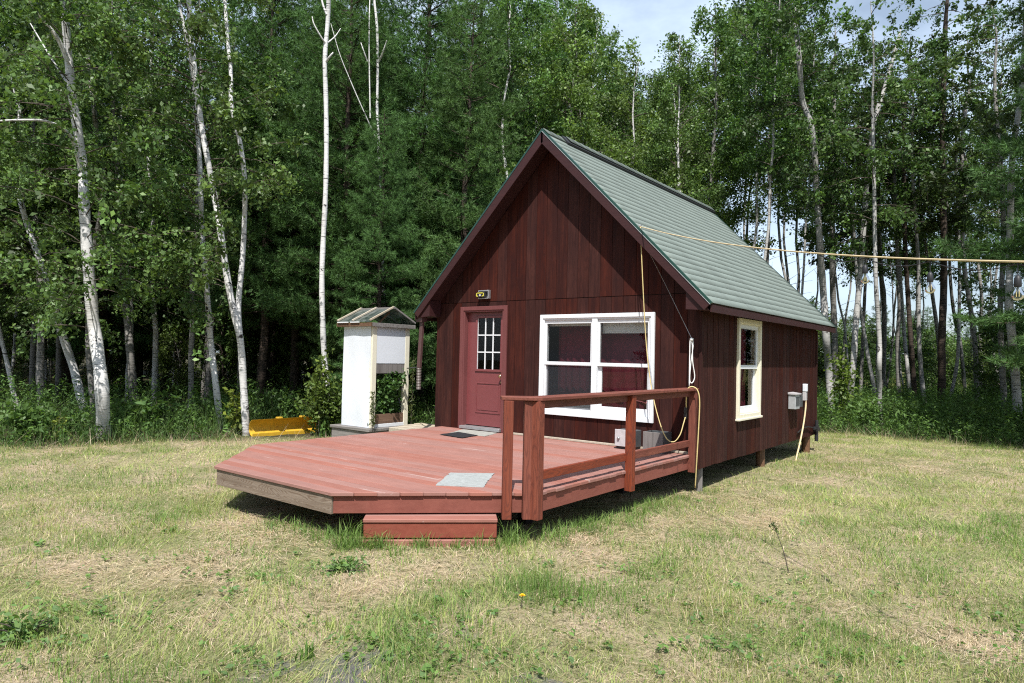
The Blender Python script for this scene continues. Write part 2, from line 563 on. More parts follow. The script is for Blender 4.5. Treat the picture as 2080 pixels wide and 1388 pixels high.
def fast_mesh(name, verts, faces_list, cols_list, mat, smooth=False):
    """faces_list: arrays (n,3) or (n,4); cols_list: matching (n,3) face colours or None"""
    me = bpy.data.meshes.new(name)
    verts = np.asarray(verts, np.float32)
    me.vertices.add(len(verts))
    me.vertices.foreach_set('co', verts.ravel())
    loops = np.concatenate([np.asarray(f_, np.int32).ravel() for f_ in faces_list])
    tot = np.concatenate([np.full(len(f_), f_.shape[1], np.int32) for f_ in faces_list])
    st = np.concatenate([[0], np.cumsum(tot)[:-1]]).astype(np.int32)
    me.loops.add(len(loops))
    me.loops.foreach_set('vertex_index', loops)
    me.polygons.add(len(tot))
    me.polygons.foreach_set('loop_start', st)
    try:
        me.polygons.foreach_set('loop_total', tot)
    except Exception:
        pass
    if cols_list is not None:
        c = np.concatenate(cols_list).astype(np.float32)
        if c.shape[1] == 3:
            c = np.concatenate([c, np.ones((len(c), 1), np.float32)], 1)
        at_ = me.attributes.new('col', 'FLOAT_COLOR', 'FACE')
        at_.data.foreach_set('color', c.ravel())
    if smooth:
        me.polygons.foreach_set('use_smooth', np.ones(len(tot), bool))
    me.materials.append(M[mat] if isinstance(mat, str) else mat)
    me.update(calc_edges=True)
    me.validate()
    return me


def unit(a_):
    return a_/(np.linalg.norm(a_, axis=-1, keepdims=True)+1e-9)


def leaf_quads(P, size, g, up=0.5, toward=None, aspect=0.62, droop=0.3):
    """a kite-shaped leaf, gently folded, at every point of P -> verts (n*4,3), quads (n,4)"""
    n = len(P)
    nr = g.normal(size=(n, 3))
    nr = unit(nr)+np.array((0, 0, up))
    if toward is not None:
        nr = nr+np.array(toward)
    nr = unit(nr)
    ax = g.normal(size=(n, 3))-np.array((0, 0, droop*1.6))
    ax = unit(ax-(ax*nr).sum(1, keepdims=True)*nr)
    sd = np.cross(nr, ax)
    s_ = (size*(0.65+0.7*g.random(n)))[:, None]
    fold = nr*s_*0.10
    v_ = np.stack([P-ax*s_*0.5, P-ax*s_*0.08+sd*s_*aspect*0.5+fold, P+ax*s_*0.5, P-ax*s_*0.08-sd*s_*aspect*0.5+fold], 1)
    return v_.reshape(-1, 3), np.arange(n*4).reshape(n, 4)


def vnoise(x, y, scale, seed, octaves=3):
    out = np.zeros_like(x, float)
    amp = tot = 0.0
    for o in range(octaves):
        g = np.random.default_rng(seed*31+o)
        T = g.random((64, 64))
        s_ = scale*2**o
        fx, fy = x*s_, y*s_
        ix, iy = np.floor(fx).astype(int), np.floor(fy).astype(int)
        tx, ty = fx-ix, fy-iy
        tx, ty = tx*tx*(3-2*tx), ty*ty*(3-2*ty)
        a_ = T[ix % 64, iy % 64]*(1-tx)+T[(ix+1) % 64, iy % 64]*tx
        b_ = T[ix % 64, (iy+1) % 64]*(1-tx)+T[(ix+1) % 64, (iy+1) % 64]*tx
        w = 0.5**o
        out += w*(a_*(1-ty)+b_*ty)
        tot += w
    return out/tot


def hgt(x, y):
    x, y = np.asarray(x, float), np.asarray(y, float)
    near = np.exp(-((x+2.5)**2+(y-1)**2)/60.0)
    rise = 0.075*np.exp(-((x+0.62)**2+(y+4.5)**2)/1.5**2)
    return rise+(vnoise(x, y, 0.35, 5, 2)-0.5)*0.16*(1-0.6*near)+(vnoise(x, y, 1.5, 6, 3)-0.5)*0.085-0.01


def edge_d(x, y):
    """metres into the wood (positive) or out on the lawn (negative)"""
    x, y = np.asarray(x, float), np.asarray(y, float)
    wob = (vnoise(x, y, 0.45, 9, 2)-0.5)*1.3
    # left edge: from (-10.8,-4.8) to (-8,0.2)
    d1 = (-(x+8.0)*0.873+(y-0.2)*0.488)
    d2 = (y-9.5-0.10*x)
    d2 = np.where(x > -5.0, d2, -9.0)
    d3 = np.minimum(y-1.2, -x-5.6)
    return np.maximum(np.maximum(d1, d2), d3)+wob*0.8

# ------------------------------------------------------------------ ground
xs = np.concatenate([np.linspace(-400, -42, 9), np.linspace(-40, -16, 25), np.arange(-15.5, 12, 0.15), np.linspace(12, 40, 15), np.linspace(45, 400, 8)])
ys = np.concatenate([np.linspace(-200, -16, 10), np.arange(-14, 16, 0.15), np.linspace(16.5, 45, 24), np.linspace(50, 900, 12)])
gx, gy = np.meshgrid(xs, ys, indexing='ij')
gz = hgt(gx, gy)
far = np.clip((np.hypot(gx+2, gy)-40)/60, 0, 1)
gz = gz*(1-far)-0.05*far
gv = np.stack([gx, gy, gz], -1).reshape(-1, 3)
nx_, ny_ = len(xs), len(ys)
ii, jj = np.meshgrid(np.arange(nx_-1), np.arange(ny_-1), indexing='ij')
k0 = (ii*ny_+jj).ravel()
gf = np.stack([k0, k0+ny_, k0+ny_+1, k0+1], 1)
fc = gv[gf].mean(1)
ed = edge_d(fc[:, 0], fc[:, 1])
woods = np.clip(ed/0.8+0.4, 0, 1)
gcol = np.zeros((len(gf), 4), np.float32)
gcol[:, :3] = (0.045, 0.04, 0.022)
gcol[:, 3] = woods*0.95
meadow = (fc[:, 1] > 40+0.1*fc[:, 0]) & (fc[:, 0] > -22)
gcol[meadow, :3] = (0.20, 0.20, 0.07)
gcol[meadow, 3] = 1
def soil_at(x, y):
    s_ = np.zeros_like(x)
    for (u, v_, r, w_) in ((640, 1378, 0.36, 1.7), (730, 1350, 0.22, 1.6), (560, 1385, 0.25, 1.4), (1110, 1384, 0.25, 1.0), (920, 1290, 0.25, 0.8), (850, 1252, 0.2, 0.8)):
        p = ground_at(u, v_)
        s_ = np.maximum(s_, w_*np.exp(-(((x-p[0])**2+(y-p[1])**2)/r**2)))
    return s_*np.clip(2.6*(vnoise(x, y, 4.0, 21, 3)-0.32), 0, 1.2)
sl = np.clip(soil_at(fc[:, 0], fc[:, 1])*1.1-0.25, 0, 0.9)
msk = sl > gcol[:, 3]
gcol[msk, :3] = (0.125, 0.122, 0.125)
gcol[msk, 3] = sl[msk]
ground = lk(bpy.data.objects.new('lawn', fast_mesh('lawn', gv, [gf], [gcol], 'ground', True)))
tag(ground, 'dry patchy mown lawn running back into the wood', kind='structure')

# ------------------------------------------------------------------ cabin
CW, CL = 5.0, 5.93
ZS, ZD, ZE, ZA = 0.318, 0.50, 2.535, 5.325
OF, OB, SO = 0.32, 0.48, 0.26
XA = -CW/2
cabin = empty('cabin', (XA, CL/2, 0), 'dark red timber cabin with steep green shingled roof', 'cabin')


def roof_z(x):
    return ZA-abs(x-XA)*(ZA-ZE)/(CW/2+SO)


UNDER = 0.17      # roof build-up measured vertically


def cut_boxes(a0, a1, z0, z1, holes):
    """rectangle a0..a1 x z0..z1 minus holes -> list of groups of rectangles (connected pieces)"""
    cuts = sorted({a0, a1, *[h for H in holes for h in H[:2] if a0 < h < a1]})
    cols_ = []
    for c0, c1 in zip(cuts, cuts[1:]):
        spans = [(z0, z1)]
        for (h0, h1, k0_, k1_) in holes:
            if h0 < c1-1e-6 and h1 > c0+1e-6:
                new = []
                for s0, s1 in spans:
                    if k0_ > s0:
                        new.append((s0, min(s1, k0_)))
                    if k1_ < s1:
                        new.append((max(s0, k1_), s1))
                spans = [q for q in new if q[1]-q[0] > 0.004]
        cols_.append([(c0, c1, s0, s1) for s0, s1 in spans])
    groups = []
    for cl in cols_:
        for r_ in cl:
            for g_ in groups:
                if any(abs(q[1]-r_[0]) < 1e-6 and q[2] < r_[3] and q[3] > r_[2] for q in g_):
                    g_.append(r_)
                    break
            else:
                groups.append([r_])
    return groups


DOOR = (-4.33, -3.435, ZS, 2.57)
WIN = (-2.60, -0.76, 0.955, 2.37)
SWIN = (1.43, 2.32, 0.975, 2.37)
ZM = 2.70
PITCHB = 0.2032


def wall(name, frame, a0, a1, holes, gable, GAP=0.007):
    """frame(a, n, z) -> world; boards 12 mm thick standing out from dark sheathing"""
    wl = bpy.data.objects.new(name, None)
    lk(wl, cabin)
    sh = MB()
    top = ZM if gable else ZE-0.02
    for grp in cut_boxes(a0, a1, ZS+0.02, top, holes):
        for (c0, c1, s0, s1) in grp:
            sh.prism([frame(c0, -0.05, s0), frame(c1, -0.05, s0), frame(c1, -0.05, s1), frame(c0, -0.05, s1)],
                     np.array(frame(0, -0.012, 0))-np.array(frame(0, -0.05, 0)))
    if gable:
        am = (a0+a1)/2
        zt = [ZM, roof_z(XA)-UNDER-0.03]
        sh.prism([frame(a0+0.02, -0.05, ZM), frame(a1-0.02, -0.05, ZM), frame(a1-0.02, -0.05, ZM+0.02), frame(am, -0.05, zt[1]), frame(a0+0.02, -0.05, ZM+0.02)],
                 np.array(frame(0, -0.012, 0))-np.array(frame(0, -0.05, 0)))
    sh.build('sheathing', 'backing', wl)
    nb = int(round((a1-a0)/PITCHB))
    pit = (a1-a0)/nb
    out = np.array(frame(0, 0, 0))-np.array(frame(0, -0.012, 0))
    for i in range(nb):
        c0, c1 = a0+i*pit+GAP/2, a0+(i+1)*pit-GAP/2
        ztop = ZM-0.006 if gable else ZE-0.03
        wv = rnd.uniform(-0.006, 0.006)
        for grp in cut_boxes(c0, c1, ZS+wv, ztop, holes):
            m = MB()
            for (b0, b1, s0, s1) in grp:
                m.prism([frame(b0, -0.012, s0), frame(b1, -0.012, s0), frame(b1, -0.012, s1), frame(b0, -0.012, s1)], out)
            m.build('siding_board', 'siding_low', wl)
        if gable:
            rz = lambda a_: roof_z(a_)-UNDER
            zb = ZM+0.004
            if max(rz(c0), rz(c1)) > zb+0.03:
                pts = [(c0, zb), (c1, zb), (c1, max(rz(c1), zb+0.004))]
                if c0 < XA < c1:
                    pts.append((XA, rz(XA)))
                pts.append((c0, max(rz(c0), zb+0.004)))
                m = MB().prism([frame(a_, -0.010, z_) for a_, z_ in pts], out*1.15)
                m.build('siding_board', 'siding', wl)
    return wl


front = wall('front_wall', lambda a_, n, z_: (a_, -n, z_), -CW, 0.0, [DOOR, WIN], True)
right = wall('side_wall', lambda a_, n, z_: (n, a_, z_), 0.0125, CL, [SWIN], False, 0.016)
left = wall('side_wall', lambda a_, n, z_: (-CW-n, a_, z_), 0.0125, CL, [], False)
back = wall('back_wall', lambda a_, n, z_: (a_, CL+n, z_), -CW, 0.0, [], True)
# floor, inner lining
MB().box((-CW+0.06, 0.06, ZS+0.03), (-0.06, CL-0.06, ZD+0.02)).build('floor', 'inside', cabin)
MB().box((-CW+0.06, 2.9, ZD+0.02), (-0.06, 2.95, 2.5)).build('partition', 'inside', cabin)
MB().box((-CW+0.06, 0.06, 2.52), (-0.06, CL-0.06, 2.55)).build('ceiling', 'inside', cabin)
# seam flashing strip between the lower and upper panels is the gap itself; corner boards
MB().box((-0.02, -0.02, ZS-0.005), (0.018, 0.020, ZE-0.1)).build('corner_board', 'siding', cabin)
MB().box((-0.022, CL-0.05, ZS), (0.024, CL+0.03, ZE-0.1)).build('corner_board', 'siding', cabin)

# roof ------------------------------------------------------------
roof = bpy.data.objects.new('roof', None)
lk(roof, cabin)
SL = math.hypot(CW/2+SO, ZA-ZE)
cs, sn = (CW/2+SO)/SL, (ZA-ZE)/SL
Y0, Y1 = -OF, CL+OB


def slope_pt(side, s_, y, h):
    """s_ metres down from the ridge, h above the roof deck"""
    return (XA+side*(s_*cs+h*sn), y, ZA-s_*sn+h*cs)


dk = MB()
for sd in (1, -1):
    dk.prism([slope_pt(sd, 0.02, Y0+0.012, -0.012), slope_pt(sd, SL-0.01, Y0+0.012, -0.012), slope_pt(sd, SL-0.01, Y0+0.012, -0.10), slope_pt(sd, 0.12, Y0+0.012, -0.10)],
             (0, Y1-Y0-0.024, 0))
dk.build('roof_deck', 'trim', roof)
EXPO = SL/26
g = np.random.default_rng(3)
for sd in (1, -1):
    for k in range(26):
        s1 = SL-k*EXPO+0.012
        s0 = max(s1-EXPO*1.55, 0.02)
        off = (k % 2)*0.1525
        ysb = [Y0]+[q_ for q_ in np.arange(Y0-off+0.305, Y1-0.02, 0.305) if q_ > Y0+0.02]+[Y1]
        t = 0.0043
        vv, ff, cc = [], [], []
        for q_ in ysb:
            j = g.uniform(-0.0022, 0.0022)
            vv += [slope_pt(sd, s0, q_, -0.003), slope_pt(sd, s1+j, q_, 0.001), slope_pt(sd, s1+j, q_, t), slope_pt(sd, s0, q_, -0.001)]
        for i in range(len(ysb)-1):
            c = np.array((0.188, 0.222, 0.202))*g.uniform(0.975, 1.025)
            for q_ in ((0, 1, 5, 4), (1, 2, 6, 5), (2, 3, 7, 6), (3, 0, 4, 7)):
                ff.append([w_+i*4 for w_ in (q_ if sd > 0 else q_[::-1])])
                cc.append(c)
        n_e = (len(ysb)-1)*4
        ff += [[3, 2, 1, 0], [n_e, n_e+1, n_e+2, n_e+3]]
        cc += [c, c]
        me = fast_mesh('shingle_course', np.array(vv)-np.array(origin(roof)), [np.array(ff)], [np.array(cc)], 'shingle')
        lk(bpy.data.objects.new('shingle_course', me), roof)
# ridge vent: black strip paints the shadow gap under a raised cap
m = MB()
for sd in (1, -1):
    m.prism([slope_pt(sd, 0.0, Y0+0.5, 0.004), slope_pt(sd, 0.185, Y0+0.5, 0.004), slope_pt(sd, 0.185, Y0+0.5, 0.040), slope_pt(sd, 0.0, Y0+0.5, 0.045)], (0, Y1-Y0-0.52, 0))
m.build('ridge_vent', 'black', roof)
vv, ff, cc = [], [], []
y = Y0
while y < Y1-0.02:
    yb = min(y+0.2, Y1)
    hh = 0.012 if y < Y0+0.45 else 0.052
    for sd in (1, -1):
        n0 = len(vv)
        vv += [slope_pt(sd, 0.0, y, hh+0.012), slope_pt(sd, 0.145, y, hh+0.012), slope_pt(sd, 0.145, yb+0.02, hh+0.004), slope_pt(sd, 0.0, yb+0.02, hh+0.004),
               slope_pt(sd, 0.0, y, hh), slope_pt(sd, 0.145, y, hh), slope_pt(sd, 0.145, yb+0.02, hh-0.006), slope_pt(sd, 0.0, yb+0.02, hh-0.006)]
        ff += [[i+n0 for i in q_] for q_ in ((0, 1, 2, 3), (7, 6, 5, 4), (0, 4, 5, 1), (1, 5, 6, 2), (2, 6, 7, 3))]
        c = np.array((0.135, 0.16, 0.145))*g.uniform(0.85, 1.1)
        cc += [c]*5
    y = yb
me = fast_mesh('ridge_cap', np.array(vv)-np.array(origin(roof)), [np.array(ff)], [np.array(cc)], 'shingle')
lk(bpy.data.objects.new('ridge_cap', me), roof)
# rake boards, drip edges, eave fascia, returns
for yy, dy in ((Y0-0.012, 0.030), (Y1-0.018, 0.030)):
    for sd in (1, -1):
        MB().prism([slope_pt(sd, 0.0 if sd > 0 else 0.002, yy, -0.022), slope_pt(sd, SL+0.004, yy, -0.022), slope_pt(sd, SL+0.004-0.0, yy, -0.135), slope_pt(sd, 0.135, yy, -0.158)],
                   (0, dy, 0)).build('rake_board', 'trim', roof)
        MB().prism([slope_pt(sd, 0.0, yy-0.006, 0.006), slope_pt(sd, SL+0.012, yy-0.006, 0.006), slope_pt(sd, SL+0.012, yy-0.006, -0.022), slope_pt(sd, 0.022, yy-0.006, -0.022)],
                   (0, dy+0.012, 0)).build('drip_edge', 'drip', roof)
        if yy < 0 and sd > 0:  # pale strip paints the highlight along the lower edge of the drip metal
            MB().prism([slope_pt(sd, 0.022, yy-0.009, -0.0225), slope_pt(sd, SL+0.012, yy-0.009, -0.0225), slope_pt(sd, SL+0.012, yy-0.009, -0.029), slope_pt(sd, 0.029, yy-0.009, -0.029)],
                       (0, 0.008, 0)).build('drip_highlight', 'box_grey', roof)
for sd in (1, -1):
    xo = XA+sd*(CW/2+SO)
    m = MB().box((min(xo-sd*0.022, xo+sd*0.002), Y0+0.02, ZE-0.125), (max(xo-sd*0.022, xo+sd*0.002), Y1-0.02, ZE-0.03))
    m.build('eave_fascia', 'trim', roof)
    # triangular boxed return at each front corner
    xi = XA+sd*(CW/2-0.10)
    zr = roof_z(xi)-0.16
    MB().prism([(xi, Y0+0.02, 2.455), (xo-sd*0.03, Y0+0.02, 2.435), (xo-sd*0.03, Y0+0.02, roof_z(xo)-0.10), (xi, Y0+0.02, zr)],
               (0, OF-0.04, 0)).build('eave_return', 'trim', roof)
MB().prism([(XA-CW/2-SO-0.10, -0.20, 2.40), (XA-CW/2-SO-0.004, -0.20, 2.40), (XA-CW/2-SO-0.004, -0.20, 2.50), (XA-CW/2-SO-0.12, -0.20, 2.50)], (0, CL+0.4, 0)).build('gutter', 'trim', roof)

# windows ---------------------------------------------------------


def ring(m, A, a0, a1, z0, z1, n0, n1, ws):
    """rectangular frame; ws = left, right, bottom, top widths; A maps (a, n, z)"""
    def bx(p0, p1, q0, q1):
        m.prism([A(p0, n0, q0), A(p1, n0, q0), A(p1, n0, q1), A(p0, n0, q1)], np.array(A(0, n1, 0))-np.array(A(0, n0, 0)))
    l_, r_, b_, t_ = ws
    bx(a0, a0+l_, z0, z1)
    bx(a1-r_, a1, z0, z1)
    bx(a0+l_, a1-r_, z0, z0+b_)
    bx(a0+l_, a1-r_, z1-t_, z1)
    return m


def slab(m, A, a0, a1, z0, z1, n0, n1):
    return m.prism([A(a0, n0, z0), A(a1, n0, z0), A(a1, n0, z1), A(a0, n0, z1)], np.array(A(0, n1, 0))-np.array(A(0, n0, 0)))


def sheet(A, a0, a1, z0, z1, n):
    return MB().add([A(a0, n, z0), A(a1, n, z0), A(a1, n, z1), A(a0, n, z1)], [(0, 1, 2, 3)])


def curtain(A, parent, a0, a1, z0, z1, n, seed):
    g_ = np.random.default_rng(seed)
    na = 44
    aa = np.linspace(a0, a1, na)
    ph = np.cumsum(g_.uniform(0.35, 1.25, na))
    top = np.sin(ph)*0.010
    bot = np.sin(ph*1.0+0.2)*0.015+g_.normal(0, 0.004, na)
    vv = [A(aa[i], n+top[i], z1) for i in range(na)]+[A(aa[i], n+bot[i], z0) for i in range(na)]
    m = MB().add(vv, [(i, i+1, na+i+1, na+i) for i in range(na-1)])
    return m.build('curtain', 'curtain', parent, smooth=True)


AF = lambda a_, n, z_: (a_, n, z_)            # front wall, n grows inwards
AS = lambda a_, n, z_: (-n, a_, z_)           # right wall, n grows inwards
win = bpy.data.objects.new('window', None)
lk(win, front)
win['label'] = 'wide white double window beside the door'
# sub-parts of the window hang on one part so that nesting stays at three levels
win.parent = cabin
ring(MB(), AF, -2.676, -0.683, 0.876, 2.448, -0.036, 0.0, (0.055, 0.055, 0.06, 0.06)).build('casing', 'white', win, 0.003)
ring(MB(), AF, -2.626, -0.733, 0.925, 2.398, -0.022, 0.11, (0.032, 0.032, 0.032, 0.032)).build('frame', 'white', win)
slab(MB(), AF, -1.715, -1.622, 0.937, 2.388, -0.026, 0.105).build('mullion', 'white', win, 0.003)
for (a0, a1, blz, cz, sc) in ((-2.594, -1.715, 2.27, (-2.53, -1.88), False), (-1.622, -0.765, 2.155, (-1.87, -0.78), True)):
    ring(MB(), AF, a0, a1, 1.66, 2.366, 0.0, 0.034, (0.034, 0.034, 0.05, 0.06)).build('upper_sash', 'white', win, 0.002)
    ring(MB(), AF, a0, a1, 0.957, 1.70, 0.040, 0.074, (0.034+0.018*sc, 0.034+0.018*sc, 0.05+0.05*sc, 0.045)).build('lower_sash', 'white', win, 0.002)
    sheet(AF, a0+0.03, a1-0.03, 1.70, 2.31, 0.017).build('pane', 'glass', win)
    sheet(AF, a0+0.03, a1-0.03, 1.0, 1.66, 0.057).build('pane', 'glass', win)
    slab(MB(), AF, a0+0.02, a1-0.02, blz, 2.37, 0.10, 0.104).build('blind', 'blind', win)
    curtain(AF, win, cz[0], cz[1], 0.9, 2.42, 0.29, int(-a0*100))
sheet(AF, -2.56, -1.745, 0.99, 1.67, 0.020).build('insect_screen', 'screen', win)
ring(MB(), AF, -2.594, -1.715, 0.957, 1.665, 0.010, 0.030, (0.02, 0.02, 0.03, 0.012)).build('screen_frame', 'white', win)
sill = MB()
slab(sill, AF, -2.60, -1.72, 0.93, 1.06, 0.12, 0.16)
sill.build('stored_board', 'blind', win)

sw = bpy.data.objects.new('window', None)
lk(sw, cabin)
sw['label'] = 'narrow tall cream window on the long side'
ring(MB(), AS, 1.35, 2.395, 0.892, 2.435, -0.040, 0.0, (0.07, 0.07, 0.075, 0.07)).build('casing', 'cream', sw, 0.003)
MB().box((0.0, 1.33, 0.875), (0.062, 2.415, 0.905)).build('sill', 'cream', sw, 0.003)
ring(MB(), AS, 1.40, 2.345, 0.945, 2.385, -0.02, 0.11, (0.04, 0.04, 0.04, 0.04)).build('frame', 'cream', sw)
ring(MB(), AS, 1.44, 2.305, 1.66, 2.345, 0.0, 0.034, (0.05, 0.05, 0.06, 0.06)).build('upper_sash', 'white', sw, 0.002)
ring(MB(), AS, 1.44, 2.305, 0.985, 1.71, 0.040, 0.074, (0.05, 0.05, 0.09, 0.05)).build('lower_sash', 'white', sw, 0.002)
sheet(AS, 1.48, 2.27, 1.71, 2.29, 0.017).build('pane', 'glass', sw)
sheet(AS, 1.48, 2.27, 1.05, 1.67, 0.057).build('pane', 'glass', sw)
curtain(AS, sw, 1.95, 2.33, 0.9, 2.42, 0.2, 5)

# door ------------------------------------------------------------
door = bpy.data.objects.new('door', None)
lk(door, cabin)
m = MB()
slab(m, AF, -4.405, -4.335, ZD+0.005, 2.622, -0.034, 0.0)
slab(m, AF, -3.430, -3.360, ZD+0.005, 2.622, -0.034, 0.0)
slab(m, AF, -4.335, -3.430, 2.555, 2.622, -0.034, 0.0)
m.build('door_casing', 'door_trim', door, 0.004)
m = MB()
slab(m, AF, -4.345, -4.305, ZD+0.03, 2.560, -0.02, 0.13)
slab(m, AF, -3.460, -3.420, ZD+0.03, 2.560, -0.02, 0.13)
slab(m, AF, -4.305, -3.460, 2.530, 2.565, -0.02, 0.13)
m.build('door_jamb', 'door_trim', door)
gl = (-4.085, -3.545, 1.535, 2.435)
m = MB()
for grp in cut_boxes(-4.302, -3.463, 0.575, 2.527, [gl]):
    for (c0, c1, s0, s1) in grp:
        slab(m, AF, c0, c1, s0, s1, 0.07, 0.112)
m.build('door_slab', 'door', door)
ring(MB(), AF, gl[0]-0.03, gl[1]+0.03, gl[2]-0.03, gl[3]+0.03, 0.052, 0.0702, (0.04, 0.04, 0.04, 0.04)).build('glazing_bead', 'door', door, 0.004)
gw, gh = (gl[1]-gl[0]-0.02), (gl[3]-gl[2]-0.02)
for i in range(3):
    for j in range(3):
        sheet(AF, gl[0]+0.01+gw*i/3, gl[0]+0.01+gw*(i+1)/3, gl[2]+0.01+gh*j/3, gl[2]+0.01+gh*(j+1)/3, 0.084).build('pane', 'glass', door)
for i in (1, 2):
    xx = gl[0]+0.01+gw*i/3
    slab(MB(), AF, xx-0.010, xx+0.010, gl[2], gl[3], 0.066, 0.080).build('muntin', 'white', door)
    zz = gl[2]+0.01+gh*i/3
    slab(MB(), AF, gl[0], gl[1], zz-0.010, zz+0.010, 0.065, 0.079).build('muntin', 'white', door)
slab(MB(), AF, gl[0]-0.002, gl[0]+0.014, gl[2], gl[3], 0.064, 0.081).build('muntin', 'white', door)
m = MB()
ring(m, AF, -4.095, -3.54, 0.79, 1.32, 0.0605, 0.0702, (0.028, 0.028, 0.028, 0.028))
m.build('panel_moulding', 'door', door, 0.006, seg=2)
slab(MB(), AF, -4.045, -3.59, 0.84, 1.27, 0.063, 0.0703).build('raised_panel', 'door', door, 0.004)
MB().lathe((-3.512, 0.07, 1.435), [(0.032, 0), (0.032, 0.008), (0.012, 0.014), (0.012, 0.035), (0.026, 0.045), (0.031, 0.06), (0.024, 0.074), (0.008, 0.078)], 16, (0, -1, 0)).build('knob', 'brass', door, smooth=True)
MB().lathe((-3.512, 0.07, 1.33), [(0.022, 0), (0.022, 0.012), (0.0, 0.014)], 14, (0, -1, 0)).build('keyhole_plate', 'brass', door)
MB().box((-4.33, -0.085, ZD+0.012), (-3.435, 0.07, ZD+0.062)).build('threshold', 'metal', door, 0.004)
# lantern above the door
lamp = bpy.data.objects.new('wall_light', None)
lk(lamp, cabin)
MB().box((-3.955, -0.030, 2.752), (-3.745, -0.013, 2.885)).build('bracket', 'metal', lamp, 0.006)
ring(MB(), AF, -3.965, -3.735, 2.745, 2.892, -0.075, -0.013, (0.014, 0.014, 0.012, 0.020)).build('rim', 'metal', lamp, 0.004)
MB().prism([(-3.985, -0.03, 2.77), (-3.80, -0.03, 2.77), (-3.81, -0.03, 2.862), (-3.975, -0.03, 2.862)], (0, -0.075, 0)).build('body', 'black', lamp, 0.008)
m = MB()
m.box((-3.955, -0.110, 2.836), (-3.835, -0.1045, 2.850))
m.prism([(-3.98, -0.1045, 2.79), (-3.94, -0.1045, 2.782), (-3.94, -0.1045, 2.796), (-3.966, -0.1045, 2.802), (-3.966, -0.1045, 2.842), (-3.98, -0.1045, 2.842)], (0, -0.005, 0))
m.prism([(-3.81, -0.1045, 2.79), (-3.85, -0.1045, 2.782), (-3.85, -0.1045, 2.796), (-3.824, -0.1045, 2.802), (-3.824, -0.1045, 2.842), (-3.81, -0.1045, 2.842)], (0, -0.005, 0))
m.build('stripe', 'lamp_yellow', lamp)
MB().lathe((-3.895, -0.104, 2.80), [(0.02, 0), (0.02, 0.008), (0.012, 0.014), (0.0, 0.016)], 12, (0, -1, 0)).build('lens', 'box_face', lamp, smooth=True)
# utility boxes on the long side
eb = bpy.data.objects.new('meter_box', None)
lk(eb, cabin)
MB().box((0.013, 3.98, 0.93), (0.14, 4.26, 1.20)).build('housing', 'box_grey', eb, 0.008)
MB().prism([(0.013, 3.96, 1.20), (0.165, 3.96, 1.195), (0.165, 3.96, 1.215), (0.013, 3.96, 1.235)], (0, 0.32, 0)).build('lid', 'box_face', eb)
MB().box((0.05, 4.262, 0.96), (0.15, 4.42, 1.17)).build('breaker_case', 'box_dark', eb, 0.006)
for k in range(3):
    MB().box((0.142, 4.02+k*0.075, 0.99), (0.148, 4.065+k*0.075, 1.15)).build('vent_slot', 'box_dark', eb)
ob = bpy.data.objects.new('outlet_box', None)
lk(ob, cabin)
MB().box((0.013, 4.90, 1.22), (0.085, 5.02, 1.37)).build('cover', 'panel', ob, 0.01)
MB().box((0.013, 4.905, 1.05), (0.075, 5.015, 1.215)).build('body', 'box_face', ob, 0.006)
pv = MB()
pv.box((0.02, 5.72, 0.40), (0.10, 5.86, 0.50))
pv.tube([(0.06, 5.79, 0.2), (0.06, 5.79, 0.62)], 0.035, 10)
pv.tube([(0.06, 5.60, 0.46), (0.06, 6.02, 0.44)], 0.022, 8)
pv.build('pipe_valve', 'black', cabin)
MB().tube([(0.03, 4.55, 0.46), (0.03, 4.9, 0.53), (0.03, 5.3, 0.52), (0.05, 5.72, 0.47)], 0.012, 6).build('cable', 'black', cabin)
# posts carrying the house
for (x, y, r, mt) in ((-0.10, 0.22, 0.055, 'grey_wood_z'), (-0.14, 2.95, 0.075, 'brown_wood'), (-0.10, 5.62, 0.08, 'brown_wood'), (-2.5, 0.2, 0.07, 'brown_wood'), (-2.5, 5.6, 0.08, 'brown_wood'),
                      (-4.85, 0.25, 0.08, 'brown_wood'), (-4.85, 2.9, 0.08, 'brown_wood'), (-4.85, 5.6, 0.08, 'brown_wood'), (-2.5, 2.9, 0.08, 'brown_wood')):
    MB().tube([(x, y, -0.15), (x, y, ZS+0.03)], r, 12).build('foundation_post', mt, cabin, smooth=False)
m = MB()
for x in (-0.14, -2.5, -4.86):
    m.box((x-0.05, 0.03, ZS+0.004), (x+0.05, CL-0.03, ZS+0.2))
m.build('floor_beam', 'backing', cabin)
# downspout at the far eave corner
ds = bpy.data.objects.new('downspout', None)
lk(ds, cabin)
MB().box((-5.27, -0.27, 2.36), (-5.12, -0.14, 2.47)).build('outlet', 'downspout', ds, 0.005)
MB().beam((-5.18, -0.20, 2.37), (-5.22, -0.21, 1.52), 0.075, 0.055, (0, 1, 0)).build('pipe', 'downspout', ds, 0.004)
m = MB()
pr = []
for k in range(29):
    pr.append((0.038 if k % 2 else 0.046, -k*0.014))
m.lathe((-5.22, -0.21, 1.54), pr, 14)
m.build('flexible_end', 'flex', ds)

# ------------------------------------------------------------------ deck
deck = empty('deck', (-2.4, -2.4, 0), 'red painted timber deck with clipped corners in front of the cabin', 'deck')
XL, XR, YF = -4.78, -0.115, -4.90
CH1, CH2 = (-1.47, YF), (XR, -3.56)            # right-hand chamfer
CL1, CL2 = (-3.50, YF), (XL, -3.66)            # left-hand chamfer


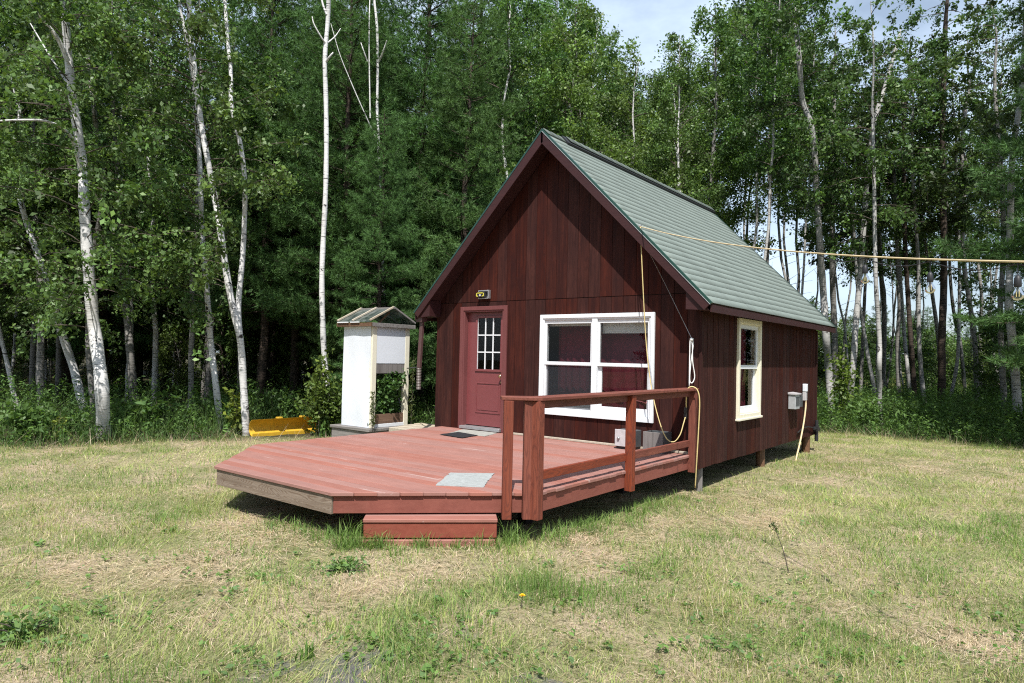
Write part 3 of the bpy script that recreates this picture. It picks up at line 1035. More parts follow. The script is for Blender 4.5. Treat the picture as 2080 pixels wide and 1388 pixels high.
def deck_x(y, side, over=0.0):
    """x of the deck edge at depth y"""
    if side > 0:
        if y < CH2[1]:
            return CH1[0]+(y-YF)*(CH2[0]-CH1[0])/(CH2[1]-YF)+over*1.4
        return XR+over
    if y < CL2[1]:
        return CL1[0]+(y-YF)*(CL2[0]-CL1[0])/(CL2[1]-YF)-over*1.4
    return XL-over


BW, BG = 0.1395, 0.0065
nbd = int(abs(YF-0.02)/(BW+BG))
pitb = (abs(YF)-0.02+0.025)/nbd
for i in range(nbd):
    y1 = -0.02-i*pitb
    y0 = y1-pitb+BG
    over = 0.022+rnd.uniform(-0.006, 0.008)
    zt = ZD+rnd.uniform(-0.0025, 0.0025)
    pts = [(deck_x(y0, -1, over), y0), (deck_x(y0, 1, over), y0)]
    for yk in sorted((CH2[1],)):
        if y0 < yk < y1:
            pts.append((deck_x(yk, 1, over), yk))
    pts += [(deck_x(y1, 1, over), y1), (deck_x(y1, -1, over), y1)]
    if y0 < CL2[1] < y1:
        pts.append((deck_x(CL2[1], -1, over), CL2[1]))
    MB().prism([(p[0], p[1], zt-0.034) for p in pts], (0, 0, 0.034)).build('deck_board', 'deck', deck, 0.004)
ZR0, ZR1 = 0.305, ZD-0.036
MB().beam((CL1[0], YF+0.019, (ZR0+ZR1)/2-0.002), (CH1[0], YF+0.019, (ZR0+ZR1)/2-0.002), 0.038, ZR1-ZR0+0.012).build('rim_joist', 'raw', deck, 0.003)['label'] = 'bare weathered front rim board'
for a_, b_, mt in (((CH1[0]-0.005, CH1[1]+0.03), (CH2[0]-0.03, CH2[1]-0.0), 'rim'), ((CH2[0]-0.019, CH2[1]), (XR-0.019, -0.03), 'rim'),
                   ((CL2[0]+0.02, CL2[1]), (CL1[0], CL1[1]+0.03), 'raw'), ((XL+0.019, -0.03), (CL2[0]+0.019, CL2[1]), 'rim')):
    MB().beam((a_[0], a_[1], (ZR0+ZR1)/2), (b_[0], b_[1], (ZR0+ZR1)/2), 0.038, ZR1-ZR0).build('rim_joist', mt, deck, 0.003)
for x in (-4.2, -3.3, -2.4, -1.5, -0.7):
    y0 = YF+0.06
    if x > CH1[0]:
        y0 = YF+(x-CH1[0])*(CH2[1]-YF)/(CH2[0]-CH1[0])+0.08
    if x < CL1[0]:
        y0 = YF+(CL1[0]-x)*(CL2[1]-YF)/(CL1[0]-CL2[0])+0.08
    MB().beam((x, y0, 0.38), (x, -0.04, 0.38), 0.04, 0.16).build('joist', 'brown_wood', deck)
for (x, y) in ((-3.1, -4.1), (-1.9, -4.0), (-0.75, -2.9), (-4.2, -3.0), (-0.8, -0.7), (-2.4, -2.4), (-3.9, -0.6)):
    MB().box((x-0.06, y-0.06, -0.1), (x+0.06, y+0.06, 0.31)).build('deck_footing', 'backing', deck)  # near-black colour carries the shade under the deck
MB().box((-3.34, -0.075, ZD+0.004), (-0.03, -0.018, ZD+0.030)).build('edge_strip', 'pale_wood', deck, 0.002)
# railing
RP = 0.089


def rpost(x, y, ang, z0, z1, name='railing_post'):
    c_, s_ = math.cos(ang)*RP/2, math.sin(ang)*RP/2
    q = [(x-c_+s_, y-s_-c_, z0), (x+c_+s_, y+s_-c_, z0), (x+c_-s_, y+s_+c_, z0), (x-c_-s_, y-s_+c_, z0)]
    return MB().prism(q, (0, 0, z1-z0)).build(name, 'rail', deck, 0.004)


ca = math.atan2(CH2[1]-YF, CH2[0]-CH1[0])
nx, ny = math.sin(ca), -math.cos(ca)                # outward from the chamfer
ex, ey = math.cos(ca), math.sin(ca)
cpx, cpy = -0.351, -3.751                            # on the outer face of the first post
rpost(cpx+nx*0.085, cpy+ny*0.085, ca, 0.262, 1.364)
rpost(-0.215+nx*0.085, -3.615+ny*0.085, ca, 0.262, 1.364)
rpost(-0.068, -3.645, 0.0, 0.264, 1.364)
rpost(-0.070, -1.83, 0.0, 0.27, 1.364)
rpost(-0.070, -0.075, 0.0, 0.27, 1.364)
MB().prism([(-0.205, -0.02, 1.366), (-0.205, -3.56, 1.366), (-0.425, -3.775, 1.366), (-0.325, -3.875, 1.366), (-0.045, -3.695, 1.366), (-0.012, -3.66, 1.366), (-0.012, -0.02, 1.366)], (0, 0, 0.036)).build('top_rail', 'rail_y', deck, 0.006)
for (y0, y1) in ((-3.60, -1.876), (-1.784, -0.121)):
    MB().box((-0.128, y0, 1.288), (-0.090, y1, 1.3645)).build('rail_beam', 'rail_y', deck, 0.003)
    MB().box((-0.135, y0, 0.612), (-0.098, y1, 0.698)).build('lower_rail', 'rail_y', deck, 0.003)
MB().tube([(-0.03, -1.79, 1.30), (0.0, -1.70, 1.285), (0.0, -1.60, 1.262), (0.0, -1.58, 1.285)], 0.006, 6).build('coat_hook', 'door', deck)

# step at the chamfer
step = empty('deck_step', (-0.85, -4.3, 0), 'low red painted step box in front of the deck', 'step')
_a, _b = ground_at(737, 1055, 0.292), ground_at(1011, 1055, 0.292)
sx, sy = float(_a[0]), float(_a[1])
L_ = math.hypot(_b[0]-_a[0], _b[1]-_a[1])
fx, fy = (_b[0]-_a[0])/L_, (_b[1]-_a[1])/L_
ox, oy = fy, -fx                                    # outward


def step_board(s0, s1, d0, d1, z0, z1, name, mat='rim', bev=0.006):
    q = [(sx+fx*s_-ox*d, sy+fy*s_-oy*d, z0) for s_, d in ((s0, d0), (s1, d0), (s1, d1), (s0, d1))]
    return MB().prism(q, (0, 0, z1-z0)).build(name, mat, step, bev)


step_board(0, L_, 0.0, 0.135, 0.258, 0.292, 'tread', 'deck')
step_board(0, L_, 0.14, 0.275, 0.258, 0.291, 'tread', 'deck')
step_board(0, L_, 0.28, 0.40, 0.258, 0.290, 'tread', 'deck')
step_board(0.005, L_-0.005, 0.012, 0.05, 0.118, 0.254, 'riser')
step_board(-0.005, L_-0.02, -0.012, 0.03, -0.02, 0.108, 'base_board', 'deck')
step_board(0.005, 0.04, 0.05, 0.27, -0.03, 0.254, 'side_board')
step_board(L_-0.04, L_-0.005, 0.05, 0.27, -0.03, 0.254, 'side_board')

# things lying on the deck -----------------------------------------


def mat_obj(name, q, z, mat, label, seed, amp=0.006, n=18):
    g_ = np.random.default_rng(seed)
    q = [np.array(p, float) for p in q]
    vv = []
    hz = g_.normal(0, 1, (n+1, n+1))
    for i in range(n+1):
        for j in range(n+1):
            u, w = i/n, j/n
            p = q[0]*(1-u)*(1-w)+q[1]*u*(1-w)+q[2]*u*w+q[3]*(1-u)*w
            e = g_.normal(0, 0.004) if (i in (0, n) or j in (0, n)) else 0
            vv.append((p[0]+e, p[1]+e, z+0.004+amp*(0.5+0.5*math.sin(u*9+w*4+seed))*(0.4+0.3*abs(hz[i, j]))))
    nv = len(vv)
    vv += [(x, y, z+0.001) for x, y, _ in vv]
    ff = []
    for i in range(n):
        for j in range(n):
            k = i*(n+1)+j
            ff.append((k, k+n+1, k+n+2, k+1))
    per = [j for j in range(n+1)]+[i*(n+1)+n for i in range(1, n+1)]+[n*(n+1)+j for j in range(n-1, -1, -1)]+[i*(n+1) for i in range(n-1, 0, -1)]
    for a_, b_ in zip(per, per[1:]+per[:1]):
        ff.append((a_, b_, b_+nv, a_+nv))
    o = MB().add(vv, ff).build(name, mat, None, smooth=False)
    bm = bmesh.new()
    bm.from_mesh(o.data)
    bmesh.ops.recalc_face_normals(bm, faces=bm.faces[:])
    bm.to_mesh(o.data)
    bm.free()
    return tag(o, label, 'mat')


mat_obj('grey_mat', [(-1.016, -4.02), (-1.40, -3.39), (-1.033, -3.106), (-0.621, -3.767)], ZD, 'grey_mat', 'crumpled pale grey mat near the front edge of the deck', 1)
mat_obj('door_mat', [(-3.97, -0.70), (-4.20, -0.11), (-3.45, -0.10), (-3.29, -0.60)], ZD, 'door_mat', 'faded pale mat lying at the door threshold', 2, 0.004)
mat_obj('black_mat', [(-3.36, -1.06), (-3.41, -0.64), (-3.93, -0.53), (-3.90, -1.0)], ZD+0.009, 'black_mat', 'flat black mat overlapping the pale door mat', 3, 0.002)

hb = empty('heater_box', (-0.98, -0.2, ZD), 'pale fronted metal box with two knobs under the window', 'box')
MB().box((-1.130, -0.285, ZD+0.036), (-0.840, -0.06, ZD+0.272)).build('body', 'box_dark', hb, 0.006)
MB().box((-1.135, -0.300, ZD+0.042), (-0.836, -0.286, ZD+0.278)).build('front_panel', 'box_face', hb, 0.004)
for xx in (-1.07, -0.90):
    MB().lathe((xx, -0.300, ZD+0.155), [(0.020, 0), (0.018, 0.02), (0.006, 0.024)], 12, (0, -1, 0)).build('knob', 'metal', hb, smooth=True)
MB().box((-1.12, -0.275, ZD+0.003), (-0.85, -0.07, ZD+0.034)).build('base', 'black', hb)
wc = empty('wooden_crate', (-0.53, -0.2, ZD), 'dark open crate with grained front beside the metal box', 'crate')
CX0, CX1, CY0, CY1, CZ = -0.680, -0.385, -0.330, -0.050, ZD+0.285
MB().box((CX0, CY0, ZD+0.004), (CX1, CY0+0.020, CZ)).build('front_board', 'grey_wood_z', wc, 0.003)
MB().box((CX1-0.018, CY0+0.022, ZD+0.004), (CX1, CY1-0.022, CZ-0.002)).build('side_board', 'box_dark', wc, 0.002)
MB().box((CX0, CY0+0.022, ZD+0.004), (CX0+0.018, CY1-0.022, CZ-0.002)).build('side_board', 'box_dark', wc, 0.002)
MB().box((CX0, CY1-0.02, ZD+0.004), (CX1, CY1, CZ-0.002)).build('back_board', 'box_dark', wc, 0.002)
MB().box((CX0+0.02, CY0+0.022, ZD+0.01), (CX1-0.02, CY1-0.022, ZD+0.03)).build('bottom_board', 'box_dark', wc)
MB().lathe((-0.50, CY0-0.001, ZD+0.06), [(0.018, 0), (0.018, 0.012), (0.004, 0.016)], 10, (0, -1, 0)).build('latch', 'metal', wc)

# ------------------------------------------------------------------ cords and lights


def spline(pts, n=12):
    P = np.array(pts, float)
    P = np.vstack([2*P[0]-P[1], P, 2*P[-1]-P[-2]])
    out = []
    for i in range(1, len(P)-2):
        for t in np.linspace(0, 1, n, endpoint=False):
            a_, b_, c_, d_ = P[i-1], P[i], P[i+1], P[i+2]
            out.append(0.5*((2*b_)+(c_-a_)*t+(2*a_-5*b_+4*c_-d_)*t*t+(3*b_-a_-3*c_+d_)*t**3))
    out.append(P[-2])
    return np.array(out)


def dep_of(p):
    return float((np.array(p)-CAM) @ _F)


hookp = at(1299, 459, dep_of((-0.98, Y0-0.03, 3.70)))
ec = empty('extension_cord', tuple(hookp), 'yellow extension cord looping from the rake down past the window', 'cord')
p = [(1301, 462, 9.46), (1305, 560, 9.4), (1312, 690, 9.36), (1322, 780, 9.28), (1336, 845, 9.13), (1352, 888, 9.03), (1368, 898, 9.0), (1381, 884, 9.0), (1388, 862, 9.03), (1392, 848, 9.06)]
MB().tube(spline([at(*q) for q in p], 8), 0.0075, 6).build('hanging_length', 'yellow_cord', ec, smooth=True)
MB().tube([at(1392, 850, 9.08), at(1393, 828, 9.07)], 0.022, 8).build('plug', 'black', ec)
p = [(1394, 830, 9.07), (1394, 812, 9.03), (1396, 792, 8.99), (1405, 786, 8.97), (1416, 792, 8.95), (1421, 815, 8.94), (1419, 870, 8.94), (1415, 940, 8.95), (1412, 991, 9.0)]
MB().tube(spline([at(*q) for q in p], 8), 0.0085, 6).build('rail_length', 'yellow_cord', ec, smooth=True)

cl = empty('clothesline', tuple(at(1290, 456, 9.5)), 'steel wire with looped white rope on the cabin corner', 'rope')
MB().tube([at(1290, 456, 9.46), at(1350, 575, 9.4), at(1405, 688, 9.17)], 0.004, 5).build('wire', 'steel', cl)
p = [(1405, 688, 9.15), (1408, 700, 9.14), (1403, 740, 9.14), (1401, 772, 9.13), (1406, 778, 9.13), (1411, 765, 9.13), (1407, 735, 9.13), (1406, 700, 9.13), (1402, 692, 9.13), (1401, 720, 9.12), (1400, 786, 9.08)]
MB().tube(spline([at(*q) for q in p], 8), 0.0075, 6).build('rope', 'white_rope', cl, smooth=True)
MB().lathe(at(1405, 690, 9.13), [(0.02, -0.02), (0.026, 0), (0.02, 0.02)], 10, (1, 0, 0)).build('knot', 'white_rope', cl, smooth=True)

rp = [(0.06, 4.96, 1.06), (0.07, 4.93, 0.92), (0.075, 4.78, 0.62), (0.085, 4.50, 0.27), (0.09, 4.27, 0.03), (0.10, 4.22, -0.03)]
tag(MB().tube(spline(rp, 6), 0.016, 6).build('drain_rope', 'tan_rope', None, smooth=True), 'pale yellow hose hanging from the outlet box to the grass', 'hose')

sl_ = empty('string_lights', tuple(hookp), 'tan rope with bare bulbs strung from the roof out over the lawn', 'lights')
P0 = np.array(at(1299, 460, 9.44))
P1 = np.array(at(2080, 532, 3.55))
dirv = (P1-P0)


def rope_pt(t):
    return P0+dirv*t-np.array((0, 0, 0.10))*(1-(2*t-1)**2)*1.0


tt = np.linspace(0, 1.22, 60)
path = np.array([rope_pt(t) for t in tt])
MB().tube(path, 0.0062, 7).build('rope', 'tan_rope', sl_, smooth=True)
wire = []


def t_at(u):
    best, bt = 1e9, 0
    for t in np.linspace(0, 1.2, 1201):
        q = rope_pt(t)-CAM
        uu = 1040+FPX*(q @ _R)/(q @ _F)
        if abs(uu-u) < best:
            best, bt = abs(uu-u), t
    return bt


bt = [t_at(1757), t_at(1890), t_at(2068)]
bt.append(bt[-1]+0.13)
knots = [bt[0]-0.09]+bt
wp = []
for a_, b_ in zip(knots, knots[1:]):
    for s_ in np.linspace(0, 1, 10, endpoint=False):
        t = a_+(b_-a_)*s_
        wp.append(rope_pt(t)-np.array((0, 0, 0.012+0.05*4*s_*(1-s_)*((b_-a_)/0.12))))
MB().tube(wp, 0.0035, 5).build('wire', 'black', sl_)
MB().lathe(hookp, [(0.012, -0.03), (0.018, 0), (0.012, 0.03)], 8, (1, 0, 0)).build('hook', 'metal', sl_)
for i, (t, vtop, vbot) in enumerate(zip(bt[:3], (540, 555, 562), (575, 589, 602))):
    q = rope_pt(t)
    d = dep_of(q)
    px = d/FPX
    top = q-np.array((0, 0, 0.006))
    drop = (vtop-(694-FPX*((q-CAM) @ _U)/d))*px
    bl = bpy.data.objects.new('bulb', None)
    lk(bl, sl_)
    zc = q[2]-drop
    MB().tube([top, (q[0], q[1], zc)], 0.003, 5).build('lead', 'black', bl)
    MB().lathe((q[0], q[1], zc), [(0.006, 0.008), (0.017, -0.008), (0.0185, -0.05), (0.016, -0.056)], 14).build('socket', 'black', bl, smooth=True)
    hh = 0.072
    prof = [(0.0125, -0.052)]
    for k in range(15):
        t_ = k/14
        if t_ < 0.6:
            w_ = t_/0.6
            r_ = 0.0130+(0.0295-0.0130)*w_*w_*(3-2*w_)
        else:
            r_ = 0.0295*math.sqrt(max(0.0004, 1-((t_-0.6)/0.4)**2))
        prof.append((r_, -0.057-hh*t_))
    MB().lathe((q[0], q[1], zc), prof, 20).build('glass_bulb', 'bulb_glass', bl, smooth=True)
    fm = MB()
    for dx in (-0.006, 0.006):
        fm.tube([(q[0]+dx, q[1], zc-0.070), (q[0]+dx, q[1], zc-0.108)], 0.0016, 5)
    fm.build('filament', 'filament', bl)
pe = rope_pt(1.22)
MB().tube([(pe[0]+0.05, pe[1], -0.4), (pe[0]+0.05, pe[1], pe[2]+0.15)], 0.05, 10).build('light_pole', 'brown_wood', None)
tag(bpy.data.objects['light_pole'], 'wooden pole holding the far end of the string lights', 'pole')

# ------------------------------------------------------------------ shed
shed = empty('garden_cabinet', (-6.85, 0.18, 0), 'tall white plant cabinet with a little glass gable roof', 'cabinet')
SX0, SX1, SY0, SY1 = -7.28, -6.42, -0.27, 0.65
MB().box((-7.46, -0.40, -0.1), (-6.33, 0.80, 0.29)).build('base', 'grey_wood', shed, 0.008)
MB().box((-7.48, -0.43, 0.292), (-6.30, 0.83, 0.345)).build('base_board', 'grey_wood', shed, 0.006)
for (x, y) in ((SX1-0.045, SY0+0.035), (SX1-0.045, SY1-0.035), (SX0+0.045, SY0+0.045), (SX0+0.045, SY1-0.045)):
    wy = 0.055
    MB().box((x-0.045, y-wy, 0.347), (x+0.045, y+wy, 2.30)).build('corner_post', 'cream2', shed, 0.004)
# bowed white side panel
n = 14
vv = []
for i in range(n+1):
    for j in range(n+1):
        u, w = i/n, j/n
        bow = 0.012*math.sin(math.pi*u)*math.sin(2.3*math.pi*w)+0.004*math.sin(9*u+5*w)
        vv.append((SX0-0.01+(SX1-SX0-0.03)*u, SY0-0.024-bow, 0.35+1.94*w))
ff = [(i*(n+1)+j, (i+1)*(n+1)+j, (i+1)*(n+1)+j+1, i*(n+1)+j+1) for i in range(n) for j in range(n)]
MB().add(vv, ff).add([(x, SY0-0.008, z) for x, y, z in vv], [q[::-1] for q in ff]).build('side_panel', 'panel', shed, smooth=True)
MB().box((SX0-0.01, SY1+0.001, 0.35), (SX1-0.05, SY1+0.012, 2.29)).build('side_panel', 'panel', shed)
MB().box((SX0-0.012, SY0, 0.35), (SX0-0.001, SY1, 2.29)).build('back_panel', 'panel', shed)
MB().box((SX1-0.020, SY0+0.092, 1.585), (SX1-0.006, SY1-0.092, 2.29)).build('front_panel', 'panel', shed)
MB().box((SX1-0.040, SY0+0.092, 1.390), (SX1-0.012, SY1-0.092, 1.582)).build('cross_board', 'grey_wood_z', shed, 0.003)
MB().box((SX1-0.050, SY0+0.092, 0.415), (SX1-0.015, SY1-0.092, 0.60)).build('planter_board', 'brown_wood', shed, 0.003)
MB().box((SX1-0.060, SY0+0.02, 0.348), (SX1-0.002, SY1-0.02, 0.412)).build('front_sill', 'white', shed, 0.003)
MB().box((SX0+0.05, SY0+0.05, 0.36), (SX1-0.055, SY1-0.05, 0.57)).build('soil', 'box_dark', shed)
# roof frame and glass
RX0, RX1, RY0, RYM, RY1, RZ0, RZ1 = -7.40, -6.365, -0.40, 0.19, 0.78, 2.36, 2.665
m = MB()
for a_, b_ in (((RX0, RY0+0.03, 2.325), (RX1, RY0+0.03, 2.325)), ((RX0, RY1-0.03, 2.325), (RX1, RY1-0.03, 2.325))):
    MB().beam(a_, b_, 0.045, 0.075).build('eave_beam', 'brown_wood' if a_[1] < 0 else 'grey_wood', shed, 0.004)
for x in (RX1-0.02, RX0+0.02):
    MB().beam((x, RY0+0.055, 2.325), (x, RY1-0.055, 2.325), 0.045, 0.075).build('gable_beam', 'grey_wood', shed, 0.004)
for x in (RX0+0.03, (RX0+RX1)/2-0.02, RX1-0.02):
    for y in (RY0, RY1):
        MB().beam((x, y, RZ0+0.045), (x, RYM, RZ1+0.03), 0.030, 0.034, (0, 0, 1)).build('rafter', 'pale_wood' if y == RY0 else 'grey_wood', shed, 0.003)
MB().beam((RX0+0.01, RYM, RZ1+0.012), (RX1, RYM, RZ1+0.012), 0.045, 0.03).build('ridge_board', 'grey_wood', shed)
for y in (RY0, RY1):
    MB().prism([(RX0+0.02, y, RZ0+0.016), (RX1-0.01, y, RZ0+0.016), (RX1-0.01, RYM, RZ1+0.002), (RX0+0.02, RYM, RZ1+0.002)], (0, 0, 0.005)).build('roof_pane', 'roof_glass', shed)
m = MB()
for x0, x1 in ((RX0+0.05, (RX0+RX1)/2-0.13), ((RX0+RX1)/2-0.07, (RX0+RX1)/2+0.2)):
    m.beam((x0, RY0-0.012, RZ0+0.012), (x1, RY0-0.012, RZ0+0.012), 0.012, 0.02)
m.build('gutter_strip', 'white', shed)
MB().beam((RX1-0.16, SY0+0.2, 2.36), (RX1-0.16, RYM+0.02, 2.60), 0.03, 0.03).build('brace', 'brown_wood', shed)
MB().tube([(-6.40, 0.60, 1.49), (-5.20, -0.17, 1.545)], 0.012, 6).build('tie_bar', 'black', shed)
# walkway planks and tub behind the shed
for k in range(4):
    tag(MB().box((-6.25+0.01*k, 0.02+k*0.21, 0.24+0.003*k), (-5.05, 0.215+k*0.21, 0.36+0.012*k)).build('walkway_plank', 'pale_wood', None, 0.006),
        'pale bare plank laid between the white cabinet and the cabin', 'plank', 'pale planks of the side walkway')
tub = empty('wash_tub', (-6.0, 1.55, 0.4), 'black plastic tub half hidden behind the white cabinet', 'tub')
MB().lathe((-6.0, 1.5, 0.40), [(0.22, 0), (0.27, 0.05), (0.33, 0.26), (0.355, 0.27), (0.355, 0.30), (0.32, 0.30), (0.26, 0.08), (0.05, 0.06)], 24).build('basin', 'black', tub, smooth=True)
MB().lathe((-6.0, 1.5, -0.05), [(0.16, 0), (0.14, 0.45)], 14).build('stand', 'box_dark', tub)

# plow blade ------------------------------------------------------
pl = empty('plow_blade', (-9.05, -0.5, 0), 'yellow curved plow blade resting on the grass by the birches', 'plow blade')
pa, pb = np.array((-9.16, -1.10, 0.0)), np.array((-9.00, 0.55, 0.0))
along = (pb-pa)/np.linalg.norm(pb-pa)
outn = np.array((along[1], -along[0], 0.0))
prof = []
for k in range(13):
    an = math.radians(-58+k*9.6)
    prof.append((0.30-0.30*math.cos(an)-0.14, 0.27*math.sin(an)+0.23))
inner = [(a_-0.012, z_) for a_, z_ in prof]
vv, ff = [], []
ns = 9
for s_ in np.linspace(0, np.linalg.norm(pb-pa), ns):
    for a_, z_ in prof+inner[::-1]:
        vv.append(pa+along*s_+outn*a_+np.array((0, 0, z_*0.76)))
k = len(prof)*2
for i in range(ns-1):
    for j in range(k):
        ff.append((i*k+j, i*k+(j+1) % k, (i+1)*k+(j+1) % k, (i+1)*k+j))
ff += [tuple(range(k))[::-1], tuple((ns-1)*k+j for j in range(k))]
MB().add(vv, ff).build('moldboard', 'yellow', pl)
for s_ in (0.58, 1.12):
    c = pa+along*s_+outn*0.02+np.array((0, 0, 0.365))
    MB().box(c-np.array((0.05, 0.06, 0.02)), c+np.array((0.05, 0.06, 0.02))).build('lug', 'yellow', pl, 0.01)
q0, q1 = pa+outn*0.03, pb+outn*0.03
MB().beam(q0+np.array((0, 0, 0.02)), q1+np.array((0, 0, 0.02)), 0.02, 0.10).build('cutting_edge', 'yellow', pl, 0.003)

# ------------------------------------------------------------------ trees
LITE = np.array(SUN_DIR)*-1


def leaf_cols(n, g_, base, spread=0.25, yel=0.15):
    c = np.array(base)[None, :]*(1+spread*(g_.random((n, 1))*2-1))
    y_ = g_.random((n, 1)) < yel
    c = np.where(y_, c*np.array((1.3, 1.22, 0.95)), c)
    return c


def branch_set(g_, axis_fn, z0, z1, nb, Lmax, prof, elev=(20, 50), bias=None, droop=0.35, nseg=5):
    out = []
    for k in range(nb):
        f_ = (k+g_.random())/nb
        z = z0+(z1-z0)*f_
        az = g_.random()*2*math.pi
        if bias is not None and g_.random() < bias[1]:
            az = bias[0]+g_.normal(0, 0.75)
        L = Lmax*prof(f_)*g_.uniform(0.6, 1.1)
        el = math.radians(g_.uniform(*elev))
        p = np.array(axis_fn(z), float)
        pts = [p]
        for s_ in range(1, nseg):
            e = el-droop*(s_/(nseg-1))**1.3*1.6
            az += g_.normal(0, 0.16)
            p = p+np.array((math.cos(az)*math.cos(e), math.sin(az)*math.cos(e), math.sin(e)))*L/(nseg-1)
            pts.append(p)
        out.append(np.array(pts))
    return out


def crown_from(g_, branches, n_leaf, size, base, clump=0.075, off=0.34, start=0.3, hang=0.10, up=0.45, yel=0.10, toward=None, dens=4.6, twigs=None):
    """leaves strung along drooping twigs that leave each branch; twigs (a list) receives the twig lines"""
    L = np.array([np.linalg.norm(np.diff(b_, axis=0), axis=1).sum() for b_ in branches])
    w = L/L.sum()
    bs_, cs_, wt = [], [], []
    for b_, wi, li in zip(branches, w, L):
        k = max(3, int(li*dens))
        t = start+(1.0-start)*g_.random(k)**0.8
        s_ = t*(len(b_)-1)
        i = np.clip(s_.astype(int), 0, len(b_)-2)
        p = b_[i]+(b_[i+1]-b_[i])*(s_-i)[:, None]
        ax = unit(b_[-1]-b_[0])
        d = unit(g_.normal(size=(k, 3))*np.array((1, 1, 0.55))+ax*0.6)
        q = p+d*(off*g_.uniform(0.5, 1.5, k))[:, None]
        q[:, 2] -= np.abs(g_.normal(hang, hang, k))
        bs_.append(p)
        cs_.append(q)
        wt.append(np.full(k, wi/k))
    B_, C_ = np.concatenate(bs_), np.concatenate(cs_)
    wt = np.concatenate(wt)*g_.uniform(0.25, 1.75, len(C_))
    idx = g_.choice(len(C_), n_leaf, p=wt/wt.sum())
    u = (g_.random((n_leaf, 1))**0.75)*1.12
    P = B_[idx]+(C_-B_)[idx]*u+g_.normal(0, clump, (n_leaf, 3))
    P[:, 2] -= 0.10*u[:, 0]**2
    if twigs is not None:
        for a_, c_ in zip(B_, C_):
            m_ = (a_+c_)/2+np.array((0, 0, 0.02))
            twigs.append(np.array([a_, m_, c_-np.array((0, 0, 0.08))]))
    tone = (0.58+0.9*g_.random(len(C_))**1.4)[idx][:, None]  # random tone per spray; the bright end paints in sunlit sprays
    sz = size*np.clip(g_.normal(1.0, 0.22, len(C_)), 0.55, 1.5)[idx]
    v_, f_ = leaf_quads(P, sz, g_, up, toward)
    return v_, f_, leaf_cols(n_leaf, g_, base, 0.22, yel)*tone


def tubes_mesh(name, tubes, mat):
    """tubes: (path, radii, sides) in the main bark, or (path, radii, sides, 1) in dark twig bark"""
    V, Fq, mi, k = [], [], [], 0
    for tb in tubes:
        v_, f_ = tube_arrays(np.asarray(tb[0]), np.asarray(tb[1], float), tb[2])
        V.append(v_)
        Fq.append(f_+k)
        mi.append(np.full(len(f_), tb[3] if len(tb) > 3 else 0, np.int32))
        k += len(v_)
    me = fast_mesh(name, np.concatenate(V), [np.concatenate(Fq)], None, mat, True)
    me.materials.append(M['twig'])
    me.polygons.foreach_set('material_index', np.concatenate(mi))
    return me


def smooth_path(pts, n=5):
    return spline(pts, n)


class Generic:
    pass


def make_deciduous(seed, H=13.0, bare=0.42, n_leaf=8500, size=0.105, mat='birch_grey', base=(0.05, 0.085, 0.022), Lmax=1.7, r0=0.085, bend=0.35, nb=42):
    g_ = np.random.default_rng(seed)
    zz = np.linspace(-0.2, H, 13)
    wob = np.cumsum(g_.normal(0, 0.09, (13, 2)), 0)*bend*2
    wob -= wob[0]
    lean = g_.normal(0, 0.03, 2)
    path = np.stack([wob[:, 0]+lean[0]*zz, wob[:, 1]+lean[1]*zz, zz], 1)
    fn = lambda z: (np.interp(z, zz, path[:, 0]), np.interp(z, zz, path[:, 1]), z)
    rad = r0*(1-np.clip(zz/H, 0, 1))**0.8*0.92+0.012
    prof = lambda f_: (0.45+0.75*math.sin(math.pi*min(1, f_*0.9+0.12)))*(1.0 if f_ < 0.8 else 0.72)
    br = branch_set(g_, fn, H*bare, H*0.985, nb, Lmax, prof, (25, 60), None, 0.3)
    tubes = [(path, rad, 8)]
    for b_ in br:
        tubes.append((b_, np.linspace(0.020, 0.004, len(b_)), 3, 1))
    # dead stubs and thin lower branches
    for b_ in branch_set(g_, fn, H*0.15, H*bare, 7, 0.9, lambda f_: 1, (5, 45), None, 0.1):
        tubes.append((b_, np.linspace(0.011, 0.003, len(b_)), 3, 1))
    t = Generic()
    t.trunk = tubes_mesh('trunk', tubes, mat)
    v_, f_, c_ = crown_from(g_, br, n_leaf, size, base, clump=0.10)
    t.crown = fast_mesh('crown', v_, [f_], [c_], 'leaf')
    t.H = H
    return t


